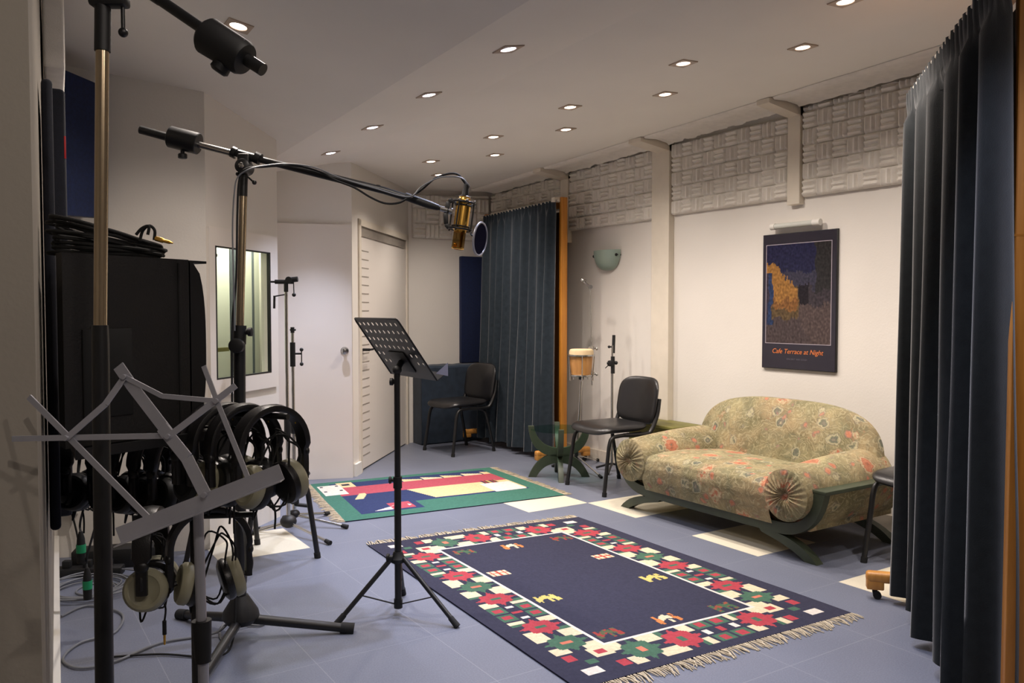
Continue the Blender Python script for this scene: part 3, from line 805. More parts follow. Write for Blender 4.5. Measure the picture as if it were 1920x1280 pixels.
def make_chair(label):
    t = thing('conference_chair', label, 'chair', (0, 0, 0), 0, 'black vinyl chairs')
    mb = MB(); superplate(mb, 0, 0, .46, .48, .42, lambda a, b: (V((a+.03, b, .465-.018*max(0, (a-.12)/.1)**2+.012*(b/.24)**2-.02*(1 if a < -.1 else 0)*((-a-.1)/.13)**2*-1)), V((0, 0, 1))), .06)
    mb.build('seat', 'vinyl', t, False, angle=60)
    def bk(a, b):
        z = .655+b; x = -.235-.17*(z-.5)-.035+.05*(a/.22)**2
        return V((x, a, z)), V((1, -a*.4, .2)).normalized()
    mb = MB(); superplate(mb, 0, 0, .47, .36, .5, bk, .05); mb.build('backrest', 'vinyl', t, False, angle=60)
    for s in (1, -1):
        mb = MB(); mb.tube(spline([(.05, s*.215, .43), (-.14, s*.222, .425), (-.20, s*.226, .45), (-.255, s*.226, .56), (-.285, s*.215, .68)], 5), .0165, 10); mb.build('back_support', 'black', t, False)
        mb = MB(); mb.tube(spline([(-.12, s*.205, .43), (.10, s*.218, .428), (.165, s*.222, .415), (.19, s*.225, .37), (.205, s*.228, .28), (.245, s*.24, .012)], 5), .0145, 10); lg = mb.build('leg', 'black', t, False)
        mb = MB(); mb.cyl((.245, s*.24, .0), (.241, s*.239, .03), .0175); mb.build('foot_cap', 'rubber', lg, False)
        mb = MB(); mb.tube(spline([(.0, s*.19, .43), (-.14, s*.2, .40), (-.18, s*.21, .3), (-.245, s*.225, .012)], 5), .0135, 10); lg = mb.build('leg', 'black', t, False)
        mb = MB(); mb.cyl((-.245, s*.225, .0), (-.241, s*.224, .03), .0165); mb.build('foot_cap', 'rubber', lg, False)
    return t
c1 = make_chair('black vinyl chair standing between glass side table and floral sofa')
c1.location = (4.03, 4.80, 0); c1.rotation_euler = (0, 0, radians(177))
dup(c1, (3.86, 6.86, 0), radians(186), 'black vinyl chair in front of the far curtain screen and covered box')
dup(c1, (4.20, 2.38, 0), radians(182), 'black vinyl chair half hidden behind the tall near curtain')
dup(c1, (1.20, 4.40, 0), radians(25), 'black vinyl chair mostly hidden behind the hanging headphones')

# ------------------------------------------------------------------ green glass table, olive cabinet
tc = V((3.93, 5.34, 0)); tb = thing('side_table', 'round glass side table on curved green wooden legs beside chair', 'table', tc)
for k in range(4):
    a = radians(-122+90*k); d = V((cos(a), sin(a), 0)); n = V((-d.y, d.x, 0))*.02
    lo_o = bez((0, 0, .19), (.13, 0, .19), (.2, 0, .12), (.25, 0, 0), 10); lo_i = bez((0, 0, .115), (.09, 0, .115), (.15, 0, .07), (.185, 0, 0), 10)
    up_o = bez((0, 0, .165), (.14, 0, .165), (.245, 0, .24), (.25, 0, .415), 10); up_i = bez((0, 0, .235), (.11, 0, .235), (.185, 0, .3), (.205, 0, .415), 10)
    mb = MB()
    for o_, i_ in ((lo_o, lo_i), (up_o, up_i)):
        mb.strip([tc+d*p.x+V((0, 0, p.z))-n for p in o_], [tc+d*p.x+V((0, 0, p.z))-n for p in i_], n*2)
    mb.build('leg', 'greenwood', tb, angle=30)
mb = MB(); mb.lathe(tc+V((0, 0, .385)), (0, 0, 1), [(0, .228), (.001, .232), (.009, .232), (.01, .228)], 48); mb.build('table_top', 'glasstop', tb)
oc = thing('side_cabinet', 'low olive green cabinet behind chair at the left arm of sofa', 'cabinet', (4.48, 4.72, 0))
mb = MB(); mb.box((4.48, 4.72, .255), (.26, .5, .39), None, .006); mb.build('body', 'olive', oc)
mb = MB(); mb.box((4.48, 4.72, .462), (.30, .54, .024), None, .006); mb.build('top', 'olive', oc)
for sx in (1, -1):
    for sy in (1, -1):
        mb = MB(); mb.cyl((4.48+sx*.10, 4.72+sy*.22, 0), (4.48+sx*.10, 4.72+sy*.22, .065), .016, .022); mb.build('leg', 'blackmatte', oc)

# ------------------------------------------------------------------ curtain screens on casters
def curtain_mesh(L, z0, z1, folds, amp, off, seed, flare=0.0, head=.05, bow=0.0):
    mb = MB(); NX = folds*14; NZ = 46
    rnd = random.Random(seed); ph = [rnd.uniform(0, 6.3) for _ in range(6)]
    def fn(u, v):
        z = z0+(z1-z0)*v; k = 1-v
        s = u*L
        g = 2*pi*folds*(u+.012*sin(2*pi*u*2+ph[0])+.01*sin(2*pi*u*5+ph[1])*k)
        w = sin(g)+.35*sin(2*g+ph[2])*k
        am = amp*(.45+.75*k)*(1+.35*sin(2*pi*u*3+ph[3]))
        ht = (z1-z)
        if ht < head: w = sin(u*L*2*pi/.062+.8*sin(u*31+ph[4])); am = .008
        elif ht < head+.06: tt = (ht-head)/.06; w = w*tt+sin(u*L*2*pi/.062)*.3*(1-tt); am = am*tt+.007*(1-tt)
        drape = .012*noise.noise(V((s*3, z*1.3, seed)))*k
        x = s+flare*k**1.5*(u-.5)*2+.012*sin(2*pi*u*4+ph[5]+z*1.1)*k
        return V((x, off+am*w+drape+bow*k, z+.012*sin(g*.5+ph[1])*k**6))
    mb.grid(fn, NX, NZ); return mb
def screen(name, label, Lp, Rp, H, cur, curl, side, foot, matc):
    # local: x along the screen from Lp to Rp; +y = side the curtain hangs
    Lp = V((*Lp, 0)); Rp = V((*Rp, 0)); d = Rp-Lp; L = d.length; rz = atan2(d.y, d.x)
    t = thing(name, label, 'curtain screen', Lp, rz)
    for x in (0, L):
        mb = MB(); mb.box((x, 0, .095+(H-.095)/2), (.042, .062, H-.095), None, .005); mb.box((x, 0, H*.66), (.0435, .0635, .006)); mb.build('post', 'wood', t, False)
        ft = MB(); ft.box((x, 0, .105), (.055, foot*2, .05), None, .016, 3)
        ft.box((x, foot-.04, .075), (.05, .075, .055), None, .006); ft.box((x, -foot+.04, .075), (.05, .075, .055), None, .006)
        fo = ft.build('foot', 'woodfoot', t, False)
        for sy in (1, -1):
            cb = MB(); yy = sy*(foot-.04); cb.cyl((x, yy, .05), (x, yy, .036), .012); cb.cyl((x-.011, yy-.01*sy, .0185), (x+.011, yy-.01*sy, .0185), .0182); cb.box((x, yy, .034), (.028, .02, .018), None, .003); cb.build('caster', 'rubber', fo, False)
    mb = MB(); mb.box((L/2, 0, H-.05), (L-.05, .03, .08), None, .003); mb.build('top_rail', 'wood', t, False)
    mb = MB(); mb.box((L/2, 0, .16), (L-.05, .03, .09), None, .003); mb.build('bottom_rail', 'wood', t, False)
    mb = MB(); mb.box((L/2, -side*.012, H/2+.05), (L-.045, .02, H-.35)); mb.build('backing_panel', 'darkwood', t, False)
    mb = MB(); mb.cyl((-.02, side*.055, H-.03), (L+.01-.0, side*.055, H-.03), .011); mb.box((L-.03, side*.045, H-.022), (.05, .09, .04), None, .004); mb.build('curtain_pole', 'trim', t, False)
    o = cur.build('curtain', matc, t, False, angle=80)
    for v in o.data.vertices: v.co.x += curl; v.co.y = v.co.y*side
    return t
cm = curtain_mesh(1.44, .06, 2.315, 9, .032, .07, 11, .0, .05, .05)
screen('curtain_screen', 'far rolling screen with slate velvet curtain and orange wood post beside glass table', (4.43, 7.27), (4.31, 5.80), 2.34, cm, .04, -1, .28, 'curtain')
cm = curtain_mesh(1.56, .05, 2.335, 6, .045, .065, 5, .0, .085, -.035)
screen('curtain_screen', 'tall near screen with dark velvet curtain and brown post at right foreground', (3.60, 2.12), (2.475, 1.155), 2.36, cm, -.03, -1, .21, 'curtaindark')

# ------------------------------------------------------------------ covered box, navy panels
mb = MB()
def cover(u, v):
    # draped cover over a low box along the back wall: u along x, v from floor front over the top to the wall
    x = 3.69+.72*u; prof = [(7.335, .012), (7.325, .30), (7.33, .70), (7.335, .775), (7.355, .79), (7.45, .795), (7.545, .795)]
    f = v*(len(prof)-1); k = min(len(prof)-2, int(f)); t = f-k; y = prof[k][0]*(1-t)+prof[k+1][0]*t; z = prof[k][1]*(1-t)+prof[k+1][1]*t
    w = max(0, 1-abs(z-.35)/.6)
    fold = .016*noise.noise(V((x*4.5+z*1.2, z*1.6, 2)))+.010*noise.noise(V((x*13+z*4, z*3, 7)))
    return V((x, y-abs(fold)*1.0*(1 if z < .77 else .2), z+(.008*noise.noise(V((x*9, y*9, 0))) if z > .7 else 0)))
mb.grid(cover, 60, 60)
mb.box((4.05, 7.44, .39), (.70, .19, .77))
tag(mb.build('covered_box', 'blanket', angle=70), 'low box against back wall covered with dark slate cloth', 'covered box')
mb = MB(); mb.box((4.50, YB-.035, 1.36), (.52, .06, 1.12), None, .012)
tag(mb.build('acoustic_baffle', 'navy', angle=40), 'upright navy fabric panel on back wall beside far curtain', 'acoustic panel', 'navy acoustic panels')
pn = [A(121, 131, 4.05), A(192, 161, 4.30), A(192, 408, 4.30), A(121, 403, 4.05)]
mb = MB(); nrm = (pn[1]-pn[0]).cross(pn[3]-pn[0]).normalized(); nrm = nrm if nrm.dot(FW) > 0 else -nrm
mb.prism(pn, nrm*.06); tag(mb.build('acoustic_baffle', 'navy', smooth=False), 'tilted navy fabric panel high in the left corner behind the chrome pole', 'acoustic panel', 'navy acoustic panels')
# two dark upholstered panels and a foam block fixed to the near left wall
def slab(u0, u1, v0, v1, d, name, label, cat, mat, depth, group=None, bev=.02):
    a = A(u1, v0, d); b = A(u1, v1, d); base = n0+nd*((a-n0).dot(nd))
    w = -(a-n0).dot(nn)            # how far it stands off the wall
    c = V((0, 0, 0)); mb = MB(); rz = Matrix.Rotation(atan2(nd.y, nd.x), 3, 'Z')
    f = base-nn*(w/2+.004)+nd*(depth/2); mb.box((f.x, f.y, (a.z+b.z)/2), (depth, max(.02, w)-.006, a.z-b.z), rz, min(bev, max(.02, w)*.45), 3)
    o = mb.build(name, mat, angle=40); return tag(o, label, cat, group) if label else o
slab(97, 97, 147, 1003, 2.15, 'upholstered_panel', 'nearer slim dark blue padded panel on left wall edge', 'acoustic panel', 'darkpanel', .5, 'dark padded panels on the left wall', .012)
slab(121, 121, 166, 975, 2.75, 'upholstered_panel', 'farther dark blue padded panel on left wall beside the black cabinet', 'acoustic panel', 'darkpanel', .75, 'dark padded panels on the left wall', .015)
pt_ = bpy.data.objects['upholstered_panel.001']; mb = MB(); pq = A(122.0, 275, 2.75); mb.box(pq+nd*.02, (.02, .006, .075), Matrix.Rotation(atan2(nd.y, nd.x), 3, 'Z'), .001); mb.build('tag', 'redtag', pt_)
slab(118, 118, -60, 128, 2.9, 'acoustic_foam', 'white ribbed foam block high on left wall above dark padded panel', 'acoustic foam', 'foam', .8, None, .012)

# ------------------------------------------------------------------ picture, tube lamp, wall sconce
pic = thing('framed_picture', 'tall dark poster with night street picture and orange caption on right wall', 'picture', (XR, 3.58, .95))
y0, y1, z0, z1 = 3.285, 3.880, .948, 1.876; xf = XR-.022
mb = MB(); mb.box((XR-.010, (y0+y1)/2, (z0+z1)/2), (.020, y1-y0, z1-z0), None, .002); mb.build('frame', 'black', pic)
mb = MB(); mb.box((XR-.0205, (y0+y1)/2, (z0+z1)/2), (.003, y1-y0-.008, z1-z0-.008)); mb.build('mat_board', simple('dark_mat', (38, 34, 44), .25, var=.04), pic, smooth=False)
# picture window (left = larger y)
iy0, iy1, iz0, iz1 = 3.325, 3.845, 1.125, 1.80
NXp, NZp = 90, 120
def paint_pic(s, t):       # a plain night-coloured arrangement of soft colour fields
    n = noise.noise(V((s*7, t*7, 3)))*.07+noise.noise(V((s*40, t*18, 5)))*.035; n2 = noise.noise(V((s*38, t*38, 1)))
    def sh(c, k=.3): return tuple(max(0, min(255, int(x*(1+k*n2)))) for x in c)
    sx = s+n*.6; tt = t+n
    awn = .80-.55*max(0, sx-.08)
    if sx < .10 and t < .72 and t > .18: return sh((46, 60, 92) if sx > .03 else (60, 54, 66))
    if sx < .5 and tt < awn and tt > .34+.25*max(0, .3-sx): return sh((150, 108, 58) if tt > .44 else (126, 88, 52))
    if tt > .60-.2*(sx-.5):
        if sx > .74+.1*(1-t): return sh((48, 46, 46))
        return sh((40, 40, 66) if tt > .72 else (60, 58, 72))
    if sx < .52 and tt > .24: return sh((92, 76, 54))
    if tt > .38: return sh((38, 34, 38) if sx < .66 else (62, 56, 60))
    return sh((84, 72, 70) if (sx-.3)*.9+tt > .42 else (76, 66, 66))
vs = [V((XR-.0225, iy1-(iy1-iy0)*i/NXp, iz0+(iz1-iz0)*j/NZp)) for j in range(NZp+1) for i in range(NXp+1)]
fs = [(j*(NXp+1)+i, j*(NXp+1)+i+1, (j+1)*(NXp+1)+i+1, (j+1)*(NXp+1)+i) for j in range(NZp) for i in range(NXp)]
mb = MB(); mb._add(vs, fs); o = mb.build('print', 'print', pic, smooth=False, fix=False)
at = o.data.attributes.new('weave', 'FLOAT_COLOR', 'FACE'); flat = []
for j in range(NZp):
    for i in range(NXp): flat += lin(paint_pic((i+.5)/NXp, (j+.5)/NZp))
at.data.foreach_set('color', flat)
mb = MB()
for a, b, c, d in ((iy0-.004, iy1+.004, iz0-.004, iz0), (iy0-.004, iy1+.004, iz1, iz1+.004), (iy0-.004, iy0, iz0, iz1), (iy1, iy1+.004, iz0, iz1)): mb.box((XR-.0228, (a+b)/2, (c+d)/2), (.0016, b-a, d-c))
mb.build('inner_border', simple('thin_border', (170, 160, 170), .5), pic, smooth=False)
def text(name, s, size, loc, rot, mat, parent, shear=0):
    cu = bpy.data.curves.new(name, 'FONT'); cu.body = s; cu.size = size; cu.align_x = 'CENTER'; cu.extrude = .0006; cu.shear = shear
    tmp = bpy.data.objects.new(name, cu); COL.objects.link(tmp); bpy.context.view_layer.update()
    me = bpy.data.meshes.new_from_object(tmp.evaluated_get(bpy.context.evaluated_depsgraph_get())); bpy.data.objects.remove(tmp)
    me.name = name; me.materials.clear(); me.materials.append(M[mat])
    me.transform(Matrix.Translation(V(loc)-parent.location) @ rot.to_4x4())
    o = bpy.data.objects.new(name, me); COL.objects.link(o); o.parent = parent; return o
RTX = Matrix(((0, 0, -1), (-1, 0, 0), (0, 1, 0)))      # text on the right wall, facing -x
text('caption', 'Cafe Terrace at Night', .046, (XR-.0235, 3.585, 1.055), RTX, 'text', pic, .25)
text('small_caption', 'VINCENT VAN GOGH', .017, (XR-.0235, 3.585, 1.012), RTX, 'text2', pic)
tl = thing('picture_light', 'unlit white tube lamp on wall above the framed picture', 'lamp', (XR, 3.6, 1.92))
mb = MB(); mb.cyl((XR-.045, 3.415, 1.925), (XR-.045, 3.77, 1.925), .019, seg=20); mb.build('tube', simple('opal_tube', (196, 198, 190), .3, var=.02), tl)
mb = MB()
for a, b in ((3.395, 3.45), (3.755, 3.79)): mb.cyl((XR-.045, a, 1.925), (XR-.045, b, 1.925), .022, seg=20)
mb.box((XR-.02, 3.59, 1.925), (.04, .3, .026), None, .004); mb.build('end_cap', 'white', tl)
sc = thing('wall_sconce', 'green frosted glass half-bowl lamp on the right wall', 'lamp', (XR, 5.58, 1.8))
mb = MB()
def sconce(u, v):
    a = pi*u; b = v*pi/2; y = .165*cos(a)*cos(b)**.7; z = -.175*sin(b); x = .10*sin(a)*cos(b)**.8
    return V((XR-.012-x, 5.58+y, 1.875+z))
mb.grid(sconce, 32, 16); mb.build('shade', 'frost', sc, angle=80)
for s in (1, -1):
    mb = MB(); mb.ball((XR-.03-.02, 5.58+s*.152, 1.83), .013); mb.cyl((XR, 5.58+s*.152, 1.83), (XR-.05, 5.58+s*.152, 1.83), .006); mb.build('fixing_knob', 'blackmatte', sc)

# ------------------------------------------------------------------ foreground tall stand with counterweight boom
D1 = 1.46
def vp(u, v, d): return A(u, v, d)
st = thing('boom_stand', 'tall foreground boom stand with chrome pole and black counterweight overhead', 'mic stand', FL(196, 1600) * 0 + V((A(196, 1280, D1).x, A(196, 1280, D1).y, 0)))
top = A(193, -12, D1); mid0 = A(192, 92, D1); mid1 = A(188, 620, D1); bot = A(196, 1280, D1); flo = bot+(bot-mid1)*((0.09-bot.z)/(bot.z-mid1.z))
mb = MB(); mb.tube([mid1+V((0, 0, .01)), mid1-V((0, 0, .02)), bot, flo], [.0135, .0145, .0155, .0155], 20); mb.build('lower_tube', 'black', st)
mb = MB(); mb.cyl(mid1, mid0, .0113, seg=20); mb.build('upper_tube', 'nickel', st)
mb = MB(); mb.cyl(mid0-V((0, 0, .004)), top, .0135, seg=20); mb.build('grip_sleeve', 'blackmatte', st)
pv = A(208, -52, D1)
mb = MB(); mb.cyl(top, pv+V((0, 0, .02)), .018); mb.lathe(pv-FW*.035, FW, [(0, .02), (.01, .034), (.06, .034), (.07, .02)]); mb.box(A(205, 3, D1), (.066, .03, .02), Matrix.Rotation(-YAW, 3, 'Z'), .006); mb.build('swivel_clamp', 'blackmatte', st)
mb = MB(); mb.cyl(A(230, 2, D1), A(231, 55, D1), .0035); mb.ball(A(231, 61, D1), .0085); mb.build('lever', 'black', st)
bm0 = A(120, -118, D1+.05); bm1 = A(400, 68, D1-.02); bm2 = A(493, 131, D1-.04)
mb = MB(); mb.cyl(bm0, A(300, 0, D1), .0105, seg=18); mb.cyl(A(300, 0, D1), bm1, .0098, seg=18); mb.cyl(A(445, 100, D1-.03), bm2, .0113, seg=18); mb.build('boom_arm', 'black', st)
w0 = A(387, 66, D1-.02); w1 = A(460, 112, D1-.035); ax = (w1-w0).normalized()
mb = MB(); mb.lathe(w0-ax*.004, ax, [(0, .012), (.002, .028), (.008, .033), ((w1-w0).length-.004, .031), ((w1-w0).length+.004, .027), ((w1-w0).length+.006, .012)], 28)
cw = mb.build('counterweight', 'blackmatte', st)
mb = MB(); kk = (w0*.35+w1*.65); dn = (ax.cross(FW)).normalized(); dn = dn if dn.z < 0 else -dn; mb.lathe(kk+dn*.028, dn, [(0, .016), (.012, .017), (.016, .012)]); mb.build('thumbscrew', 'blackmatte', cw)
for k in range(3):
    a = radians((35, 88, -100)[k]); e = V((flo.x+.36*cos(a), flo.y+.36*sin(a), .018)); mb = MB(); mb.tube([V((flo.x, flo.y, .11)), e], .013, 12); l = mb.build('leg', 'black', st); mb = MB(); mb.cyl(e+V((0, 0, .0)), e-(V((flo.x, flo.y, .11))-e).normalized()*.03, .018); mb.build('foot_cap', 'rubber', l)

# ------------------------------------------------------------------ silver folding music stand
D2 = 1.30
fs_ = thing('folding_music_stand', 'empty folding silver wire music stand in the left foreground', 'music stand', (A(378, 1280, D2).x, A(378, 1280, D2).y, 0))
def S(u, v): return A(u, v, D2+.00022*(900-v))
def flat(name, pts, w, t=.003, mat='silver', off=0):
    mb = MB()
    for a, b in zip(pts[:-1], pts[1:]):
        a = S(*a)-FW*off; b = S(*b)-FW*off; mb.bar(a, b, w, t, FW)
    return mb.build(name, mat, fs_, smooth=False)
flat('spine', [(222, 686), (248, 724), (318, 815)], .0185); flat('spine', [(305, 800), (352, 858), (386, 926)], .0195, off=.003)
flat('arm', [(53, 744), (128, 820), (284, 978)], .0095, off=-.002); flat('arm', [(20, 823), (318, 817)], .0090, off=-.004)
flat('arm', [(128, 820), (200, 757), (236, 706)], .0095, off=.004); flat('arm', [(236, 706), (306, 742), (408, 751)], .0078, off=.004)
flat('arm', [(312, 822), (444, 722)], .0100, off=.005); flat('arm', [(383, 686), (408, 752), (466, 896)], .0078, off=.002)
for u, v in ((128, 820), (236, 706), (318, 817), (408, 751), (386, 926)):
    mb = MB(); p = S(u, v); mb.cyl(p+FW*.006, p-FW*.011, .0042, seg=12); mb.build('rivet', 'silver', fs_)
ta, tb_ = S(222, 1004), S(528, 884)
mb = MB(); upv = V((0, 0, 1)); d = (tb_-ta).normalized(); n = d.cross(FW).normalized(); n = n if n.z > 0 else -n
mb.bar(ta, tb_, .026, .002, FW)
mb.bar(ta-n*.0125-FW*.014, tb_-n*.0125-FW*.014, .028, .002, n); mb.build('tray', 'silver', fs_, smooth=False)
p0 = A(371, 935, D2+.02); p1 = A(378, 1176, D2+.02)
mb = MB(); mb.cyl(p0, p1, .0082, seg=16); mb.build('upper_post', 'silver', fs_)
p2 = A(381, 1240, D2+.02); mb = MB(); mb.cyl(p1+V((0, 0, .012)), p2, .0155, .0125, 18); mb.build('collar', 'blackmatte', fs_)
g = V((p2.x, p2.y, .16)); mb = MB(); mb.cyl(p2+V((0, 0, .01)), g, .0085, seg=16); mb.build('lower_post', 'silver', fs_)
for k in range(3):
    a = radians((-10, 60, 215)[k]); e = V((g.x+.28*cos(a), g.y+.28*sin(a), .009)); mb = MB(); mb.bar(g+V((0, 0, .12)), e, .014, .005); mb.build('leg', 'silver', fs_)

# ------------------------------------------------------------------ black speaker cabinet on a headphone rack
fh = V((FW.x, FW.y, 0)).normalized()
sa = A(118, 600, 1.77); sb = A(387, 600, 2.08); zb, zt = 1.045, 1.472
e1 = V((sb.x-sa.x, sb.y-sa.y, 0)); LS = e1.length; e1.normalize(); e2 = V((-e1.y, e1.x, 0)); e2 = e2 if e2.dot(RT) < 0 else -e2
sp = thing('speaker_cabinet', 'large black speaker cabinet with rounded front on the headphone rack', 'speaker', (sa.x, sa.y, zb))
o0 = V((sa.x, sa.y, 0)); WS = .34
foot_ = [o0, o0+e1*(LS-.05), o0+e1*(LS-.05)+e2*WS, o0+e1*.20+e2*WS, o0+e1*.015+e2*.05]
mb = MB(); mb.prism([V((p.x, p.y, zb)) for p in foot_], (0, 0, zt-zb)); mb.build('body', 'speakerblack', sp)
mb = MB(); vs = []; fs = []; NZ = 14
for j in range(NZ+1):
    z = zb+.003+(zt-zb-.006)*j/NZ; b = .045*sqrt(max(0, 1-abs((j/NZ)*2-1)**2.6))
    for k in range(13):
        f = k/12; bb = b*(1-abs(2*f-1)**6*.15)
        p = o0+e1*(LS-.046+.006+bb)+e2*(WS*f); vs.append(V((p.x, p.y, z)))
for j in range(NZ):
    for k in range(12): fs.append((j*13+k, j*13+k+1, (j+1)*13+k+1, (j+1)*13+k))
nb_ = len(vs)
for j in range(NZ+1):
    for k in (0, 12):
        p = o0+e1*(LS-.046)+e2*(WS*k/12); vs.append(V((p.x, p.y, zb+.003+(zt-zb-.006)*j/NZ)))
for j in range(NZ):
    fs.append((j*13, (j+1)*13, nb_+(j+1)*2, nb_+j*2)); fs.append((j*13+12, nb_+j*2+1, nb_+(j+1)*2+1, (j+1)*13+12))
mb._add(vs, fs)
for k in (0, 1):
    p = o0+e1*(LS-.02)+e2*(WS/2); 
    z = zt-.004 if k else zb+.004; mb.box((p.x, p.y, z), (.05, WS*.98, .006), Matrix.Rotation(atan2(e1.y, e1.x), 3, 'Z'))
mb.build('front_baffle', 'blackmatte', sp, angle=50)
mb = MB(); p = o0+e1*(LS-.08)-e2*.001; mb.box((p.x, p.y, (zb+zt)/2), (.004, .004, zt-zb-.02), Matrix.Rotation(atan2(e1.y, e1.x), 3, 'Z')); mb.build('seam', 'rubber', sp)
mb = MB(); p = o0+e1*.10-e2*.002; mb.box((p.x, p.y, zb+.16), (.12, .006, .2), Matrix.Rotation(atan2(e1.y, e1.x), 3, 'Z'), .003); mb.build('rear_plate', 'rubber', sp)

P1 = A(366, 1000, 2.12); P2 = A(196, 1000, 2.32); P1.z = P2.z = 0
rk = thing('headphone_rack', 'black tubular rack holding the speaker cabinet and rows of headphones', 'rack', (P1.x, P1.y, 0))
for P in (P1, P2):
    mb = MB(); mb.cyl(P+V((0, 0, .02)), P+V((0, 0, 1.02)), .0135, seg=16); mb.build('post', 'black', rk)
    mb = MB(); mb.bar(P-fh*.26+V((0, 0, .02)), P+fh*.26+V((0, 0, .02)), .04, .04, (0, 0, 1), .006); mb.build('foot', 'black', rk)
c = o0+e1*LS/2+e2*WS/2
mb = MB(); mb.prism([V((p.x, p.y, 1.021)) for p in (o0-e2*.02+e1*.01, o0+e1*(LS+.02)-e2*.02, o0+e1*(LS+.02)+e2*(WS+.02), o0+e1*.20+e2*(WS+.02))], (0, 0, .022)); mb.build('shelf', 'black', rk)
def rail(a, b, P):
    mb = MB(); mb.cyl(a, b, .008, seg=12); return mb.build('rail', 'black', rk)
ZR1, ZR2, ZR3 = 1.085, .995, .815
ra, rb = A(366, 800, 2.12), A(540, 800, 2.02); ra.z = rb.z = ZR1; rail(ra, rb, 0)
mb = MB(); q = P1.copy(); mb.cyl(V((q.x, q.y, 1.0)), V((q.x, q.y, 1.10)), .011); mb.build('post_extension', 'black', rk)
rc, rd_ = A(120, 840, 2.42), A(372, 840, 2.32); rc.z = rd_.z = ZR2; rail(rc, rd_, 0)
re_, rf = A(250, 960, 2.10), A(480, 960, 2.14); re_.z = rf.z = ZR3; rail(re_, rf, 0)
for a, P in ((re_.lerp(rf, .5), P1), (rd_, P1), (rc.lerp(rd_, .3), P2)):
    mb = MB(); mb.cyl(a, V((P.x, P.y, a.z)), .007); mb.build('bracket', 'black', rk)

# headphones: local x = ear to ear, z up, origin where the band hangs on the rail
def make_headphones(label, shell='cream', squeeze=1.0, plug='gold', seed=1, cup=True):
    t = thing('headphones', label, 'headphones', (0, 0, 0), 0, 'studio headphones hanging on the rack')
    rnd = random.Random(seed); W = .092*squeeze
    arc = [V((W*sin(a)*(1.0), 0, -.095+.095*cos(a))) for a in [radians(-98+196*k/22) for k in range(23)]]
    arc = [V((-W*.99, 0, -.185)), V((-W, 0, -.145))]+arc+[V((W, 0, -.145)), V((W*.99, 0, -.185))]
    mb = MB(); vs = []; fs = []; prof = [(-.024, .003), (-.021, .011), (0, .014), (.021, .011), (.024, .003), (.021, -.004), (0, -.006), (-.021, -.004)]
    n = len(arc); m = len(prof)
    for i, p in enumerate(arc):
        tg = (arc[min(n-1, i+1)]-arc[max(0, i-1)]).normalized(); nr = V((-tg.z, 0, tg.x)); nr = nr if nr.dot(p-V((0, 0, -.085))) > 0 else -nr
        k = .6 if (i < 3 or i > n-4) else 1
        for a, b in prof: vs.append(p+V((0, a*k, 0))+nr*b)
    for i in range(n-1):
        for j in range(m): fs.append((i*m+j, i*m+(j+1) % m, (i+1)*m+(j+1) % m, (i+1)*m+j))
    mb._add(vs, fs); bd_ = mb.build('headband', 'vinyl', t, False, angle=50)
    mb = MB(); mb.box((W*.78, -.0065, -.035), (.012, .002, .012)); mb.build('mark', 'yellow', bd_, False)
    for s in (1, -1):
        c = V((s*W*.58, 0, -.185)); ax = V((s*.95, 0, .22)).normalized()
        mb = MB(); mb.lathe(c-ax*.004, ax, [(0, .050), (.006, .054), (.020, .053), (.028, .046), (.029, .038), (.026, .034), (.027, .010)], 28); cpo = mb.build('ear_cup', shell, t, False)
        mb = MB(); mb.lathe(c-ax*.030, ax, [(0, .030), (.001, .042), (.008, .054), (.018, .056), (.026, .052)], 28); mb.build('ear_pad', 'vinyl', cpo, False)
        mb = MB(); mb.tube(spline([V((s*W*1.0, 0, -.12)), V((s*(W+.010), 0, -.15)), V((s*(W+.004), 0, -.18)), c+ax*.027], 4), .0065, 8); mb.ball(V((s*(W+.006), 0, -.115)), .013, .8, 1.4, 1.2); mb.build('yoke', 'black', cpo, False)
    # cable: bundled loops and a tail with plug
    mb = MB(); pts = [V((-W*.55, 0, -.235)), V((-W*.4, .02, -.265))]
    for k in range(3):
        a0 = rnd.uniform(-.02, .02)
        pts += [V((.015+a0, .03, -.11+.02*k)), V((.035, .03*cos(k*2.), -.055-.012*k)), V((.055+a0, -.02, -.12)), V((.02, -.03*sin(k*2.), -.235-.02*rnd.random())), V((-.03+a0, .01, -.20))]
    tail = V((rnd.uniform(-.04, .01), rnd.uniform(-.03, .0), -.25-rnd.uniform(.02, .06)))
    pts += [tail+V((0, 0, .05)), tail]
    mb.tube(spline(pts, 6), .0026, 6); cb = mb.build('cable', 'rubber', t, False)
    if plug is None: return t
    mb = MB(); mb.cyl(tail+V((0, 0, .004)), tail-V((0, 0, .032)), .0052); mb.build('plug_sleeve', 'rubber' if plug == 'black' else 'gold', cb, False)
    mb = MB(); mb.lathe(tail-V((0, 0, .032)), (0, 0, -1), [(0, .0032), (.019, .0032), (.021, .0022), (.024, .003), (.028, .001)], 10); mb.build('plug', 'gold', cb, False)
    return t
ang0 = -YAW          # ear-to-ear axis square to the view
h1 = make_headphones('cream and black headphones at the right end of the upper rail', seed=2, plug=None)
def rp(a, b, u):
    # point of a rail closest to pixel column u
    best = min((abs(960+F*((a.lerp(b, k/200)-CAM).dot(RT))/dep(a.lerp(b, k/200))-u), k) for k in range(201))[1]
    return a.lerp(b, best/200)
def hang(o, a, b, u, yaw): p = rp(a, b, u); o.location = p+V((0, 0, .0155)); o.rotation_euler = (0, 0, ang0+radians(yaw)); return o
hang(h1, ra, rb, 508, 50)
h2 = make_headphones('black headphones on upper rail just left of the rightmost pair', shell='blackmatte', squeeze=.95, seed=5, plug=None)
hang(h2, ra, rb, 458, 46)
